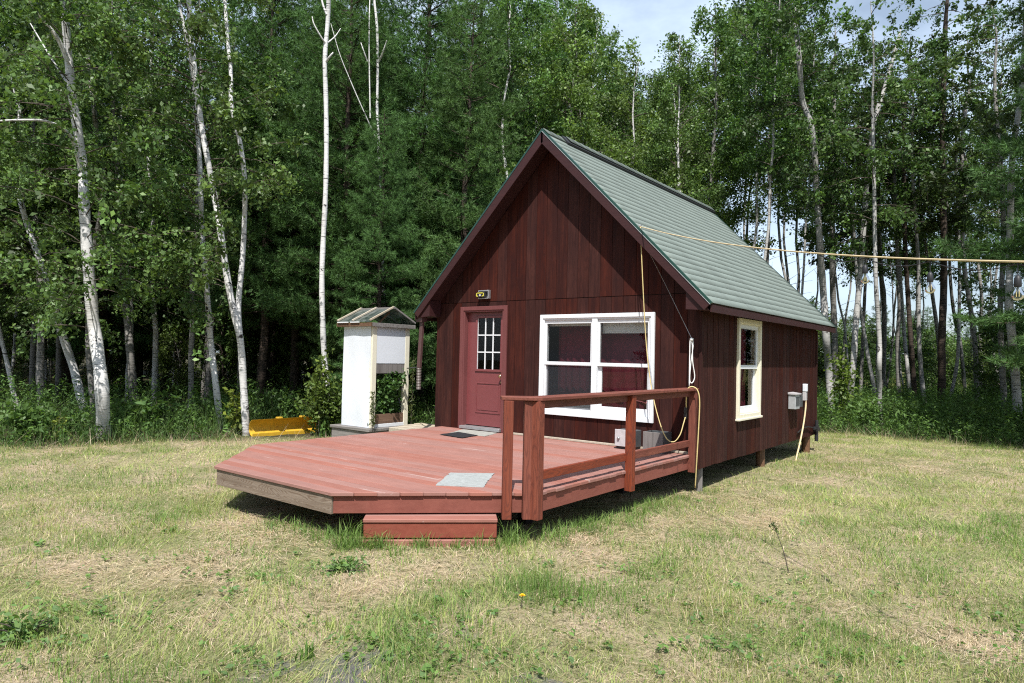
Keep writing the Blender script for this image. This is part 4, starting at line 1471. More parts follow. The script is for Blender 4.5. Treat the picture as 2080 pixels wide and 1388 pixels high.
def make_pine(seed, H=15.0, low=2.2, Lmax=2.6, dens=1.0, base=(0.082, 0.152, 0.050), conic=0.62):
    g_ = np.random.default_rng(seed)
    zz = np.linspace(-0.2, H, 12)
    wob = np.cumsum(g_.normal(0, 0.04, (12, 2)), 0)
    path = np.stack([wob[:, 0], wob[:, 1], zz], 1)
    fn = lambda z: np.array((np.interp(z, zz, path[:, 0]), np.interp(z, zz, path[:, 1]), z))
    rad = 0.15*(1-np.clip(zz/H, 0, 1))**0.9+0.012
    tubes = [(path, rad, 8)]
    T, D = [], []
    z = low
    while z < H-0.2:
        f_ = (z-low)/(H-low)
        Lb = Lmax*(1-f_)**conic*(0.75+0.25*min(1, f_*6))+0.25
        nb = g_.integers(4, 7)
        a0 = g_.random()*6.28
        for k in range(nb):
            az = a0+k*6.28/nb+g_.normal(0, 0.25)
            L = Lb*g_.uniform(0.6, 1.15)
            e0 = math.radians(-4+36*f_+g_.normal(0, 7))
            ns = 7
            p = fn(z+g_.normal(0, 0.08))
            pts = [p]
            for s_ in range(1, ns):
                e = e0+0.35*(s_/(ns-1))**2-0.12*math.sin(math.pi*s_/(ns-1))
                p = p+np.array((math.cos(az)*math.cos(e), math.sin(az)*math.cos(e), math.sin(e)))*L/(ns-1)
                pts.append(p)
            pts = np.array(pts)
            tubes.append((pts, np.linspace(0.020+0.012*(1-f_), 0.004, ns), 3))
            ntw = max(3, int(L*8.5*dens))
            for q in range(ntw):
                t = 0.22+0.78*(q+g_.random())/ntw
                s_ = t*(ns-1)
                i = min(int(s_), ns-2)
                pp = pts[i]+(pts[i+1]-pts[i])*(s_-i)
                sd = 1 if q % 2 else -1
                ta = az+sd*g_.uniform(0.5, 1.0)
                tl = (0.16+0.62*(1-t)*L/1.6+0.16*g_.random())
                dv = np.array((math.cos(ta), math.sin(ta), g_.uniform(0.0, 0.35)))
                dv /= np.linalg.norm(dv)
                nt_ = max(2, int(tl/0.12))
                for r in range(nt_):
                    T.append(pp+dv*tl*(r+1)/nt_+g_.normal(0, 0.03, 3))
                    D.append(dv+np.array((0, 0, 0.35)))
                    if g_.random() < 0.35:
                        T.append(pp+dv*tl*(r+1)/nt_+g_.normal(0, 0.09, 3))
                        D.append(dv+g_.normal(0, 0.5, 3)+np.array((0, 0, 0.25)))
            T.append(pts[-1])
            D.append(pts[-1]-pts[-2])
        z += g_.uniform(0.36, 0.52)
    T, D = np.array(T), unit(np.array(D))
    K = 14
    n = len(T)*K
    P = np.repeat(T, K, 0)
    d = unit(np.repeat(D, K, 0)*0.75+unit(g_.normal(size=(n, 3)))*0.85)
    s_ = np.cross(d, g_.normal(size=(n, 3)))
    s_ = unit(s_)
    ln = g_.uniform(0.12, 0.21, (n, 1))
    wd = 0.0088
    v_ = np.stack([P-s_*wd, P+s_*wd, P+d*ln], 1).reshape(-1, 3)
    f2 = np.arange(n*3).reshape(n, 3)
    tone = np.repeat(g_.uniform(0.55, 1.5, len(T)), K)[:, None]
    c_ = np.array(base)[None]*tone*(1+0.25*(g_.random((n, 1))-0.5))
    t = Generic()
    t.trunk = tubes_mesh('trunk', tubes, 'bark_brown')
    t.crown = fast_mesh('crown', v_, [f2], [c_], 'needle')
    t.H = H
    return t


KINDS_OF_TREE = [('slender grey-barked leafy tree among the others in the wood behind the clearing', 'slender grey-barked trees of the wood'),
                 ('tall white-barked birch among the others in the wood behind the clearing', 'tall white birches of the wood'),
                 ('grey-barked tree with low-hanging leaves in the wood behind the clearing', 'low-leaved grey trees of the wood'),
                 ('dark-barked leafy tree among the others in the wood behind the clearing', 'dark-barked trees of the wood'),
                 ('white birch leafy almost to the ground in the wood behind the clearing', 'white birches leafy to the ground')]


def plant_tree(t, x, y, scale, rot, label, group=None, name='birch_tree', cat='tree', tilt=(0, 0), sz=None):
    z = float(hgt(x, y)) if abs(x) < 40 and y < 45 else -0.05
    r = empty(name, (x, y, z), label, cat, group)
    r.rotation_euler = (tilt[0], tilt[1], rot)
    r.scale = (scale, scale, sz or scale)
    lk(bpy.data.objects.new('trunk', t.trunk), r)
    lk(bpy.data.objects.new('crown', t.crown), r)
    return r


VARS = [make_deciduous(11, 13.0, 0.36, 16000, 0.086, 'birch_grey', (0.082, 0.152, 0.040), 1.8, 0.085, 0.35, 50),
        make_deciduous(12, 14.0, 0.42, 15500, 0.086, 'birch', (0.098, 0.170, 0.050), 1.65, 0.075, 0.35, 50),
        make_deciduous(13, 12.0, 0.28, 16500, 0.084, 'birch_grey', (0.104, 0.178, 0.046), 1.9, 0.07, 0.35, 52),
        make_deciduous(14, 13.5, 0.40, 15000, 0.088, 'bark_brown', (0.076, 0.142, 0.042), 1.8, 0.08, 0.35, 50),
        make_deciduous(15, 11.0, 0.20, 16500, 0.082, 'birch', (0.108, 0.182, 0.050), 1.8, 0.06, 0.5, 56)]
BELT = [make_deciduous(18, 14.0, 0.50, 9500, 0.09, 'birch_pale', (0.088, 0.156, 0.042), 1.6, 0.046, 0.45, 36),
        make_deciduous(19, 13.0, 0.46, 9000, 0.09, 'birch_grey', (0.082, 0.148, 0.040), 1.6, 0.044, 0.45, 34)]
LOW = [make_deciduous(16, 5.0, 0.06, 6000, 0.10, 'bark_brown', (0.080, 0.138, 0.036), 1.5, 0.035, 0.5, 34),
       make_deciduous(17, 3.6, 0.05, 4500, 0.10, 'birch_grey', (0.092, 0.152, 0.038), 1.3, 0.025, 0.5, 28)]
PINES = [make_pine(21, 15.0, 2.2, 2.7), make_pine(22, 13.0, 1.7, 2.4), make_pine(23, 16.0, 3.2, 2.9, 0.9)]

# hero trunks, traced at the places where they stand ---------------


def hero(name, label, pts, depth, d0, d1, top, mat='birch', limbs=(), crown=None, seed=0, cat='tree', wob=0.15):
    """pts: pixels from foot to the highest traced point; d0/d1 diameters in photo pixels at foot/top"""
    g_ = np.random.default_rng(seed+100)
    P = []
    for i, (u, v_) in enumerate(pts):
        P.append(at(u, v_, depth+g_.normal(0, wob)*(0 if i == 0 else 1)))
    P = [np.array(q) for q in P]
    foot = P[0].copy()
    gz_ = float(hgt(foot[0], foot[1]))
    if foot[2] > gz_+0.05:
        k = P[0]-(P[1]-P[0])/max(1e-3, (P[1]-P[0])[2])*(foot[2]-gz_+0.12)
        k[2] = gz_-0.12
        P = [k]+P
    else:
        P[0][2] = gz_-0.1
    if P[-1][2] < top:
        dr = (P[-1]-P[-2])
        dr = dr/max(0.05, dr[2])
        dr[:2] = np.clip(dr[:2], -0.15, 0.15)
        n_ = 3
        for k in range(1, n_+1):
            q = P[-1]+dr*(top-P[-1][2])/(n_-k+1)
            q[:2] += g_.normal(0, 0.1, 2)
            P.append(q)
    path = smooth_path(P, 5)
    zz = path[:, 2]
    base = P[0].copy()
    base[2] = gz_
    r0, r1 = d0*depth/FPX/2, d1*depth/FPX/2
    ref_z = P[min(len(pts), len(P)-1)][2] if len(P) > len(pts) else P[-1][2]
    ref_z = at(pts[-1][0], pts[-1][1], depth)[2]
    rad = np.interp(zz, [gz_, gz_+0.35, ref_z, max(top, ref_z+0.1)], [r0*1.12, r0, r1, min(r1, 0.012)])
    rad *= 1+0.05*np.sin(zz*7.0+seed)
    root = empty(name, tuple(base), label, cat)
    tubes = [(path-base, rad, 12)]
    fn = lambda z: np.array((np.interp(z, zz, path[:, 0]), np.interp(z, zz, path[:, 1]), z))
    limb_paths = []
    for (lp, ld0, ld1) in limbs:
        LP = np.array([at(u, v_, depth+dd) for (u, v_, dd) in lp])
        s_ = smooth_path(LP, 5)
        tubes.append((s_-base, np.linspace(ld0, ld1, len(s_))*depth/FPX/2, 7))
        limb_paths.append(s_)
    br = []
    if crown:
        z0, z1, nb, Lmax, nl, size, bcol, bias = crown
        prof = lambda f_: (0.55+0.6*math.sin(math.pi*min(1, f_*0.85+0.1)))
        br = branch_set(g_, fn, z0, min(z1, zz.max()-0.05), nb, Lmax, prof, (0, 45), bias, 0.42)
        for b_ in br:
            tubes.append((b_-base, np.linspace(0.014, 0.003, len(b_)), 4, 1))
    if crown:
        tw = []
        v_, f_, c_ = crown_from(g_, br+[q[::4] for q in limb_paths if len(q) > 8], int(nl*0.82), size, bcol, 0.07, 0.34, 0.32, 0.10, 0.35, 0.12, None, 4.6, tw)
        for q in tw:
            tubes.append((q-base, np.array((0.004, 0.003, 0.002)), 3, 1))
    lk(bpy.data.objects.new('trunk', tubes_mesh('trunk', tubes, mat)), root)
    if crown:
        lk(bpy.data.objects.new('crown', fast_mesh('crown', v_-base, [f_], [c_], 'leaf')), root)
    return root


TOCAM = math.atan2(-_F[1], -_F[0])
BRIGHT = (0.096, 0.168, 0.050)
MIDG = (0.074, 0.132, 0.038)
hero('birch_tree', 'stout white birch with a forked top at the lawn edge, left of the deck', [(210, 885), (207, 790), (195, 690), (188, 640), (178, 520), (170, 400), (168, 340), (158, 265), (146, 190), (137, 90), (128, 0)], 13.4, 26, 13, 9.5,
     limbs=(([(166, 350, 0), (152, 300, -0.2), (138, 270, -0.5), (100, 248, -0.9), (50, 244, -1.2), (-40, 248, -1.6)], 8, 3),
            ([(138, 125, 0), (115, 75, -0.2), (72, 22, -0.5), (40, -40, -0.8)], 10, 4), ([(150, 190, 0), (105, 120, 0.3), (60, 45, 0.5)], 5, 2)),
     crown=(2.1, 9.3, 62, 2.0, 15000, 0.088, BRIGHT, (TOCAM, 0.30)), seed=1)
hero('birch_tree', 'leaning pale birch just left of the stout forked birch', [(166, 815), (150, 750), (130, 690), (110, 625), (98, 580), (60, 470), (45, 420), (33, 365), (20, 290)], 16.5, 17, 8, 8.5,
     crown=(2.3, 8.3, 48, 2.0, 11500, 0.092, BRIGHT, (TOCAM, 0.28)), seed=2)
hero('birch_tree', 'slim white birch with its foot in dry grass, left of the forked twin birch', [(448, 862), (438, 780), (428, 692), (419, 576), (411, 476), (408, 400), (406, 330), (399, 250), (392, 160)], 15.2, 13, 7, 10,
     crown=(2.6, 9.8, 48, 2.1, 12500, 0.092, BRIGHT, (TOCAM, 0.28)), seed=3)
hero('birch_tree', 'twin-stemmed white birch forking low, beside the yellow plow blade', [(501, 886), (495, 790), (488, 690), (474, 630), (461, 560), (448, 470), (436, 400), (424, 335), (411, 265), (398, 166), (387, 60), (384, 0)], 14.0, 15, 9, 10.5,
     limbs=(([(487, 680, 0), (484, 620, 0.1), (492, 530, 0.2), (496, 458, 0.2), (497, 365, 0.1), (487, 288, 0), (470, 215, 0), (469, 149, 0.1), (461, 66, 0.2), (455, -30, 0.3)], 12, 7),),
     crown=(3.0, 10.3, 46, 1.9, 11000, 0.088, BRIGHT, (TOCAM, 0.28)), seed=4, wob=0.05)
hero('birch_tree', 'straight tall white birch alone against the dark pines behind the cabinet', [(668, 872), (665, 790), (659, 730), (655, 640), (654, 560), (657, 480), (661, 400), (663, 300), (662, 200), (660, 120), (666, 40), (668, -20)], 15.0, 12, 8.5, 9.5,
     limbs=(([(661, 88, 0), (652, 75, -0.1), (638, 50, -0.2), (634, 34, -0.2)], 4, 2), ([(663, 125, 0), (670, 115, -0.1), (677, 107, -0.1)], 5, 3),
            ([(662, 90, 0), (680, 75, 0.2), (692, 58, 0.3)], 3, 1.5), ([(664, 30, 0), (656, 10, 0), (650, -20, 0)], 5, 3)), seed=5, wob=0.04)
hero('birch_tree', 'thin leaning birch at the far left edge of the wood', [(28, 800), (14, 735), (3, 690), (-12, 620), (-25, 540)], 18, 9, 6, 9, crown=(2.6, 8.6, 34, 1.9, 8000, 0.092, MIDG, (TOCAM, 0.28)), seed=6)
hero('birch_tree', 'shaded grey birch trunk in the gap between the stout birch and the slim one', [(272, 812), (264, 710), (256, 620), (250, 560), (246, 440)], 18.5, 17, 10, 11, 'birch_grey', crown=(2.8, 10.6, 50, 2.2, 13000, 0.095, BRIGHT, (TOCAM, 0.28)), seed=7)
hero('birch_tree', 'slender spotted birch rising just behind the stout forked birch', [(186, 790), (179, 690), (185, 560), (209, 400), (207, 340), (199, 288), (190, 215), (181, 150), (176, 60)], 16.5, 11, 8, 10, 'birch_grey', crown=(3.2, 9.6, 44, 2.0, 10500, 0.092, BRIGHT, (TOCAM, 0.28)), seed=8)
hero('birch_tree', 'dead white birch with two bare forks standing among the pine boughs', [(785, 780), (776, 500), (770, 330), (768, 270), (766, 220), (767, 150), (766, 60), (760, 0)], 16.6, 7, 5, 10.5,
     limbs=(([(770, 125, 0), (778, 105, -0.2), (786, 82, -0.3)], 4, 2), ([(752, 240, -0.2), (750, 125, -0.2), (750, 40, -0.2), (752, -20, 0)], 3, 2), ([(746, 125, -0.3), (739, 105, -0.4), (733, 87, -0.4)], 3, 2),
            ([(762, 278, -0.3), (735, 218, -0.6), (710, 160, -0.7), (690, 110, -0.8), (672, 48, -0.8)], 2.5, 1.2)), seed=9, wob=0.03)

R_ = [
    ('big pale birch standing against the back corner of the cabin roof', [(1688, 825), (1683, 750), (1678, 685), (1673, 605), (1664, 477), (1659, 400), (1656, 331), (1648, 255), (1630, 205), (1623, 116), (1615, 40)], 20.5, 17, 11, 13, 'birch_pale', 26, 0.10),
    ('grey-brown trunk right behind the big pale birch', [(1697, 790), (1694, 650), (1690, 520), (1692, 331), (1694, 200)], 23.5, 15, 9, 13.5, 'birch_grey', 24, 0.1),
    ('pale leaning birch with a dead side limb beside the climbing vine', [(1722, 840), (1732, 754), (1739, 650), (1747, 564), (1752, 495), (1760, 380), (1776, 250), (1800, 170), (1830, 60)], 20.5, 14, 9, 12, 'birch_pale', 28, 0.1),
    ('thin straight birch between the leaning birch and the bowed one', [(1747, 815), (1752, 702), (1756, 610), (1759, 540), (1762, 400)], 24, 8, 6, 11, 'birch_grey', 16, 0.1),
    ('thin bowed birch curving left towards the leaning birch', [(1777, 810), (1772, 770), (1764, 730), (1752, 654), (1744, 610), (1739, 540), (1733, 440)], 23, 9, 6, 10, 'birch_pale', 16, 0.1),
    ('ringed white birch standing closest to the lawn right of the cabin', [(1788, 866), (1786, 800), (1786, 740), (1787, 702), (1783, 640), (1779, 570), (1777, 480), (1775, 330)], 19.0, 11, 8, 12, 'birch_pale', 24, 0.1),
    ('grey birch with a high fork behind the ringed white birch', [(1793, 790), (1796, 668), (1795, 600), (1790, 560), (1786, 480), (1782, 330)], 25, 12, 8, 12.5, 'birch_grey', 20, 0.1),
    ('pale slim trunk below the first hanging bulb, right of the grey fork', [(1826, 815), (1823, 702), (1827, 626), (1824, 560), (1820, 450), (1815, 330)], 23, 10, 7, 12, 'birch_grey', 18, 0.1),
    ('slim birch tilting left next to the dark crooked trunk', [(1848, 800), (1842, 735), (1836, 670), (1830, 581), (1824, 470), (1818, 380)], 24, 9, 6, 11.5, 'birch_pale', 18, 0.1),
    ('dark crooked trunk left of the second hanging bulb', [(1859, 830), (1855, 760), (1850, 690), (1844, 598), (1838, 480), (1836, 330), (1836, 240)], 22.5, 11, 8, 13, 'bark_brown', 22, 0.1),
    ('light ringed birch below and left of the second bulb', [(1878, 820), (1870, 745), (1866, 668), (1866, 560), (1860, 450), (1852, 330)], 22.5, 10, 7, 12.5, 'birch_pale', 22, 0.1),
    ('thickest dark brown trunk in the wood right of the cabin', [(1912, 850), (1913, 760), (1913, 690), (1917, 581), (1917, 460), (1914, 330), (1916, 200), (1920, 60)], 22.0, 17, 10, 15, 'bark_brown', 30, 0.1),
    ('grey trunk slanting left close to the thickest brown one', [(1912, 790), (1906, 690), (1894, 600), (1880, 500), (1868, 400)], 24, 10, 6, 11, 'birch_grey', 16, 0.1),
    ('light thin birch kinked at its foot, right of the thickest brown trunk', [(1929, 815), (1944, 737), (1948, 650), (1949, 546), (1946, 450), (1942, 330)], 23, 8, 6, 12, 'birch_pale', 18, 0.1),
    ('grey thin trunk crossing behind the kinked light birch', [(1962, 815), (1951, 702), (1938, 640), (1930, 560), (1928, 460)], 26, 8, 6, 11, 'birch_grey', 14, 0.1),
    ('grey curved trunk in the sky gap, leaning left', [(1984, 815), (1981, 702), (1972, 630), (1959, 546), (1955, 470), (1953, 330), (1960, 230)], 22.5, 11, 8, 13, 'birch_grey', 20, 0.1),
    ('slim grey trunk ending in a high V fork in the sky gap', [(1994, 810), (1991, 685), (1994, 620), (1992, 580), (1982, 510), (1968, 470), (1960, 400)], 24, 8, 6, 11, 'birch_grey', 14, 0.1),
    ('light grey birch left of the broad white one at the right edge', [(2043, 850), (2036, 754), (2032, 633), (2038, 512), (2036, 380), (2026, 260)], 19.5, 13, 9, 13, 'birch_grey', 22, 0.1),
    ('broad white birch bending left at the right edge of the photo', [(2070, 880), (2063, 770), (2055, 680), (2050, 610), (2052, 480), (2056, 330)], 17.5, 19, 13, 12, 'birch_pale', 22, 0.095),
    ('thin slanting stem low between the two right-hand birches', [(2036, 805), (2026, 760), (2018, 715), (2012, 640)], 25, 6, 4, 8, 'birch_grey', 10, 0.1),
]
for i, (lb, pts, dp, d0, d1, top, mt, nb, sz_) in enumerate(R_):
    hero('birch_tree' if 'birch' in mt else 'tree', lb, pts, dp, d0*0.88, d1*0.85, top, mt, crown=(top*0.45, top-0.2, int(nb*1.25), 1.8, nb*270, sz_, MIDG if i % 3 else (0.062, 0.100, 0.034), None), seed=40+i)

# pines one can tell apart
for (u, dp, v_, sc, rt, lb) in (
        (850, 18.5, 0, 0.98, 0.3, 'big soft-needled pine spreading its boughs behind the cabinet roof'),
        (955, 21.5, 2, 1.02, 1.9, 'tall pine closest to the left slope of the cabin roof'),
        (745, 20.0, 1, 0.92, 2.6, 'pine filling the space behind the dead white birch'),
        (772, 15.6, 0, 0.50, 1.1, 'young pine hiding the foot of the dead white birch'),
        (700, 17.2, 1, 0.46, 2.0, 'young pine between the straight tall birch and the dead birch'),
        (600, 20.5, 2, 0.90, 4.0, 'dark pine between the twin birch and the straight tall birch'),
        (545, 24.0, 0, 0.95, 5.1, 'shaded pine further back beside the twin birch'),
        (2240, 14.0, 0, 0.95, 0.8, 'dark pine reaching in from the right edge over the lawn'),
        (2200, 17.5, 0, 0.85, 2.2, 'second pine behind the one at the right edge')):
    x, y = polar(u, dp)
    plant_tree(PINES[v_], x, y, sc, rt, lb, name='pine_tree')

# the wood behind: single trees in rows
g = np.random.default_rng(77)
placed = [polar(u, d) for (_, p_, d, *_r) in R_ for u in (p_[0][0],)]
placed += [polar(210, 13.4), polar(166, 16.5), polar(448, 15.2), polar(501, 14.0), polar(668, 15.0), polar(272, 18.5), polar(850, 18.5), polar(955, 21.5), polar(745, 20), polar(600, 20.5), polar(545, 24)]
count = 0
tries = 0


def fits(x, y, r):
    return all((x-a_)**2+(y-b_)**2 > r*r for a_, b_ in placed)


def top_limit(u, d, v_top):
    """tree height that reaches photo row v_top"""
    return 1.777+(724-0.021*(1040-u)*1.0-v_top)/FPX*d


while tries < 9000 and count < 175:
    tries += 1
    u = g.uniform(-420, 1640)
    d = g.uniform(17, 46)
    x, y = polar(u, d)
    if float(edge_d(x, y)) < 1.0 or (-6.6 < x < 1.6 and -1 < y < 8.2):
        continue
    if not fits(x, y, 1.75 if d < 30 else 2.2):
        continue
    pine = g.random() < (0.62 if 480 < u < 1010 else 0.22 if u < 480 else 0.05)
    sc = g.uniform(0.82, 1.15)
    if u > 1000:
        # ragged skyline with the gap of sky above the ridge
        vt = np.interp(u, [1000, 1120, 1200, 1235, 1260, 1300, 1340, 1400, 1460, 1560, 1640], [-160, -140, -70, 15, 65, 85, 60, -10, -90, -180, -220])+g.uniform(-10, 60)
        if d < 20 or (u > 1420 and d > 33):
            continue
        Hmax = top_limit(u, d, vt)
    else:
        Hmax = 99
    if pine:
        t = PINES[g.integers(3)]
        s_ = min(sc, Hmax/t.H)
        plant_tree(t, x, y, s_, g.uniform(0, 6.28), 'dark pine standing deep in the wood behind the clearing', 'pines deep in the wood', 'pine_tree')
    else:
        kt = int(g.integers(5)) if u < 1430 else 3*int(g.integers(2))
        t = VARS[kt] if u < 1430 else BELT[kt//3]
        s_ = min(sc, Hmax/t.H) if u < 1000 else min(1.6, Hmax/t.H)*g.uniform(0.86, 1.0)
        plant_tree(t, x, y, max(0.55, s_), g.uniform(0, 6.28), KINDS_OF_TREE[kt][0], KINDS_OF_TREE[kt][1], 'birch_tree' if kt != 3 else 'tree',
                   tilt=(g.normal(0, 0.03), g.normal(0, 0.03)))
    placed.append((x, y))
    count += 1
# young growth between the trunks
n_low = 0
for k in range(900):
    if n_low >= 74:
        break
    u, d = g.uniform(-380, 1000), g.uniform(19, 50)
    x, y = polar(u, d)
    if float(edge_d(x, y)) < 3.0 or (-7.0 < x < 1.6 and -1 < y < 8.2) or not fits(x, y, 1.2):
        continue
    placed.append((x, y))
    n_low += 1
    plant_tree(LOW[n_low % 2], x, y, g.uniform(0.6, 1.15), g.uniform(0, 6.28), 'low leafy young tree in the shade between the trunks', 'young trees in the shade of the wood', 'young_tree')
# last rows of the wood, closing it off behind
for k in range(74):
    u, d = g.uniform(-420, 1180), g.uniform(47, 66)
    x, y = polar(u, d)
    if k % 3 == 0:
        plant_tree(PINES[g.integers(3)], x, y, g.uniform(0.75, 1.0), g.uniform(0, 6.28), 'dark pine standing deep in the wood behind the clearing', 'pines deep in the wood', 'pine_tree')
    elif k % 3 == 1:
        plant_tree(LOW[g.integers(2)], x, y, g.uniform(1.2, 1.8), g.uniform(0, 6.28), 'low leafy young tree in the shade between the trunks', 'young trees in the shade of the wood', 'young_tree')
    else:
        kt = [2, 4][int(g.integers(2))]
        plant_tree(VARS[kt], x, y, g.uniform(0.8, 1.0), g.uniform(0, 6.28), KINDS_OF_TREE[kt][0], KINDS_OF_TREE[kt][1], 'birch_tree')
# thin belt on the right, light showing through
for k in range(22):
    for _ in range(60):
        u, d = g.uniform(1560, 2420), g.uniform(21, 33)
        x, y = polar(u, d)
        if fits(x, y, 1.5) and y > 9.5:
            break
    placed.append((x, y))
    kt = int(g.integers(2))
    plant_tree(BELT[kt], x, y, g.uniform(0.75, 1.12), g.uniform(0, 6.28), ('thin white birch in the open belt of wood right of the cabin', 'thin grey-barked tree in the open belt of wood right of the cabin')[kt],
               ('thin white birches of the right-hand belt', 'thin grey trees of the right-hand belt')[kt], ('birch_tree', 'tree')[kt],
               tilt=(g.normal(0, 0.04), g.normal(0, 0.04)))
# leafy young growth inside the belt
for k in range(16):
    for _ in range(60):
        u, d = g.uniform(1660, 2250), g.uniform(21, 34)
        x, y = polar(u, d)
        if fits(x, y, 1.0) and y > 10.5:
            break
    placed.append((x, y))
    plant_tree(LOW[k % 2], x, y, g.uniform(0.55, 1.0), g.uniform(0, 6.28), 'leafy young tree among the trunks of the right-hand belt', 'young trees inside the right-hand belt', 'young_tree')
# small growth at the back of the belt
for k in range(46):
    u, d = g.uniform(1560, 2200), g.uniform(33, 60)
    x, y = polar(u, d)
    if k % 2:
        plant_tree(LOW[g.integers(2)], x, y, g.uniform(0.7, 1.25), g.uniform(0, 6.28), 'low leafy young tree at the back of the right-hand belt', 'young trees behind the right-hand belt', 'young_tree')
    else:
        plant_tree(PINES[g.integers(3)], x, y, g.uniform(0.20, 0.42), g.uniform(0, 6.28), 'small young conifer at the back of the right-hand belt', 'small conifers behind the right-hand belt', 'pine_tree')
# far edge of the meadow
for k in range(64):
    u, d = g.uniform(1380, 2300), g.uniform(62, 125)
    x, y = polar(u, d)
    if g.random() < 0.6:
        plant_tree(PINES[g.integers(3)], x, y, g.uniform(0.30, 0.58), g.uniform(0, 6.28), 'distant dark conifer beyond the pale meadow', 'conifers beyond the meadow', 'pine_tree')
    else:
        plant_tree(VARS[g.integers(5)], x, y, g.uniform(0.4, 0.75), g.uniform(0, 6.28), 'distant grey-green tree beyond the pale meadow', 'trees beyond the meadow', 'birch_tree')
# trees across the clearing, seen in the window panes
for k in range(12):
    x, y = -16+k*2.6+g.uniform(-0.7, 0.7), -27+g.uniform(-3, 3)
    if k % 4:
        plant_tree(PINES[g.integers(3)], x, y, g.uniform(0.9, 1.15), g.uniform(0, 6.28), 'pine across the clearing mirrored in the window panes', 'pines across the clearing', 'pine_tree')
    else:
        plant_tree(VARS[[0, 2, 4][g.integers(3)]], x, y, g.uniform(0.8, 1.0), g.uniform(0, 6.28), 'leafy tree across the clearing mirrored in the window panes', 'trees across the clearing', 'birch_tree')

# ------------------------------------------------------------------ bushes and plants


def leafy_plant(name, label, cat, x, y, stems, height, spread, n_leaf, size, base, seed, up=0.6, aspect=0.6, clump=0.06, z=None, yel=0.15, lean=0.3, group=None):
    g_ = np.random.default_rng(seed)
    zb = float(hgt(x, y)) if z is None else z
    root = empty(name, (x, y, zb), label, cat, group)
    tubes, P = [], []
    for k in range(stems):
        az = g_.random()*6.28
        h = height*g_.uniform(0.6, 1.0)
        sp = spread*g_.uniform(0.2, 1.0)
        q = np.array([(0.05*math.cos(az), 0.05*math.sin(az), -0.05), (sp*0.45*math.cos(az), sp*0.45*math.sin(az), h*0.55), (sp*math.cos(az), sp*math.sin(az), h*g_.uniform(0.85, 1))])
        q = smooth_path(q, 4)
        tubes.append((q, np.linspace(0.008, 0.003, len(q)), 4))
        nn = n_leaf//stems
        t = 0.15+0.85*g_.random(nn)
        s_ = t*(len(q)-1)
        i = np.clip(s_.astype(int), 0, len(q)-2)
        P.append(q[i]+(q[i+1]-q[i])*(s_-i)[:, None]+g_.normal(0, clump, (nn, 3)))
    P = np.concatenate(P)
    P[:, 2] = np.maximum(P[:, 2], 0.02)
    lk(bpy.data.objects.new('stem', tubes_mesh('stem', tubes, 'twig')), root)
    v_, f_ = leaf_quads(P, size, g_, up, None, aspect)
    lk(bpy.data.objects.new('foliage', fast_mesh('foliage', v_, [f_], [leaf_cols(len(P), g_, base, 0.25, yel)], 'plant')), root)
    return root


x, y = polar(640, 14.6)
leafy_plant('bush', 'round leafy bush growing over the end of the yellow plow blade', 'bush', x+0.25, y+0.1, 26, 1.25, 0.75, 2600, 0.085, (0.085, 0.135, 0.03), 3, clump=0.10)
x, y = polar(650, 14.3)
leafy_plant('sapling', 'thin yellow-green sapling climbing beside the straight birch', 'sapling', x, y, 5, 2.0, 0.25, 420, 0.10, (0.11, 0.16, 0.035), 4, clump=0.11)
x, y = polar(487, 14.1)
leafy_plant('sapling', 'yellow-green sapling between the slim birch and the twin birch', 'sapling', x-0.05, y, 5, 1.1, 0.22, 260, 0.11, (0.13, 0.17, 0.03), 5, clump=0.09)
x, y = polar(322, 14.0)
leafy_plant('weed_plant', 'big broad-leaved weed with layered pale green leaves at the lawn edge', 'plant', x, y, 9, 0.95, 0.45, 190, 0.20, (0.075, 0.14, 0.045), 6, 1.4, 0.42, 0.07)
x, y = polar(402, 14.3)
leafy_plant('weed_plant', 'small broad-leaved weed right of the big layered one', 'plant', x, y, 3, 0.55, 0.2, 42, 0.17, (0.07, 0.13, 0.045), 7, 1.2, 0.45, 0.05)
x, y = polar(124, 13.0)
leafy_plant('weed_plant', 'drooping yellow-green weed in front of the stout forked birch', 'plant', x, y, 2, 0.6, 0.10, 46, 0.13, (0.14, 0.18, 0.04), 8, 0.2, 0.3, 0.05)
for (u, v_, h_, lb, sd_) in ((40, 1300, 0.12, 'green weed clump at the lower left of the lawn', 31), (690, 1172, 0.06, 'flat broad-leaved weed clump in front of the deck step', 33)):
    p = ground_at(u, v_)
    leafy_plant('weed_clump', lb, 'weeds', float(p[0]), float(p[1]), 12, h_, 0.24, 300, 0.042, (0.115, 0.20, 0.060), sd_, 1.0, 0.55, 0.035)
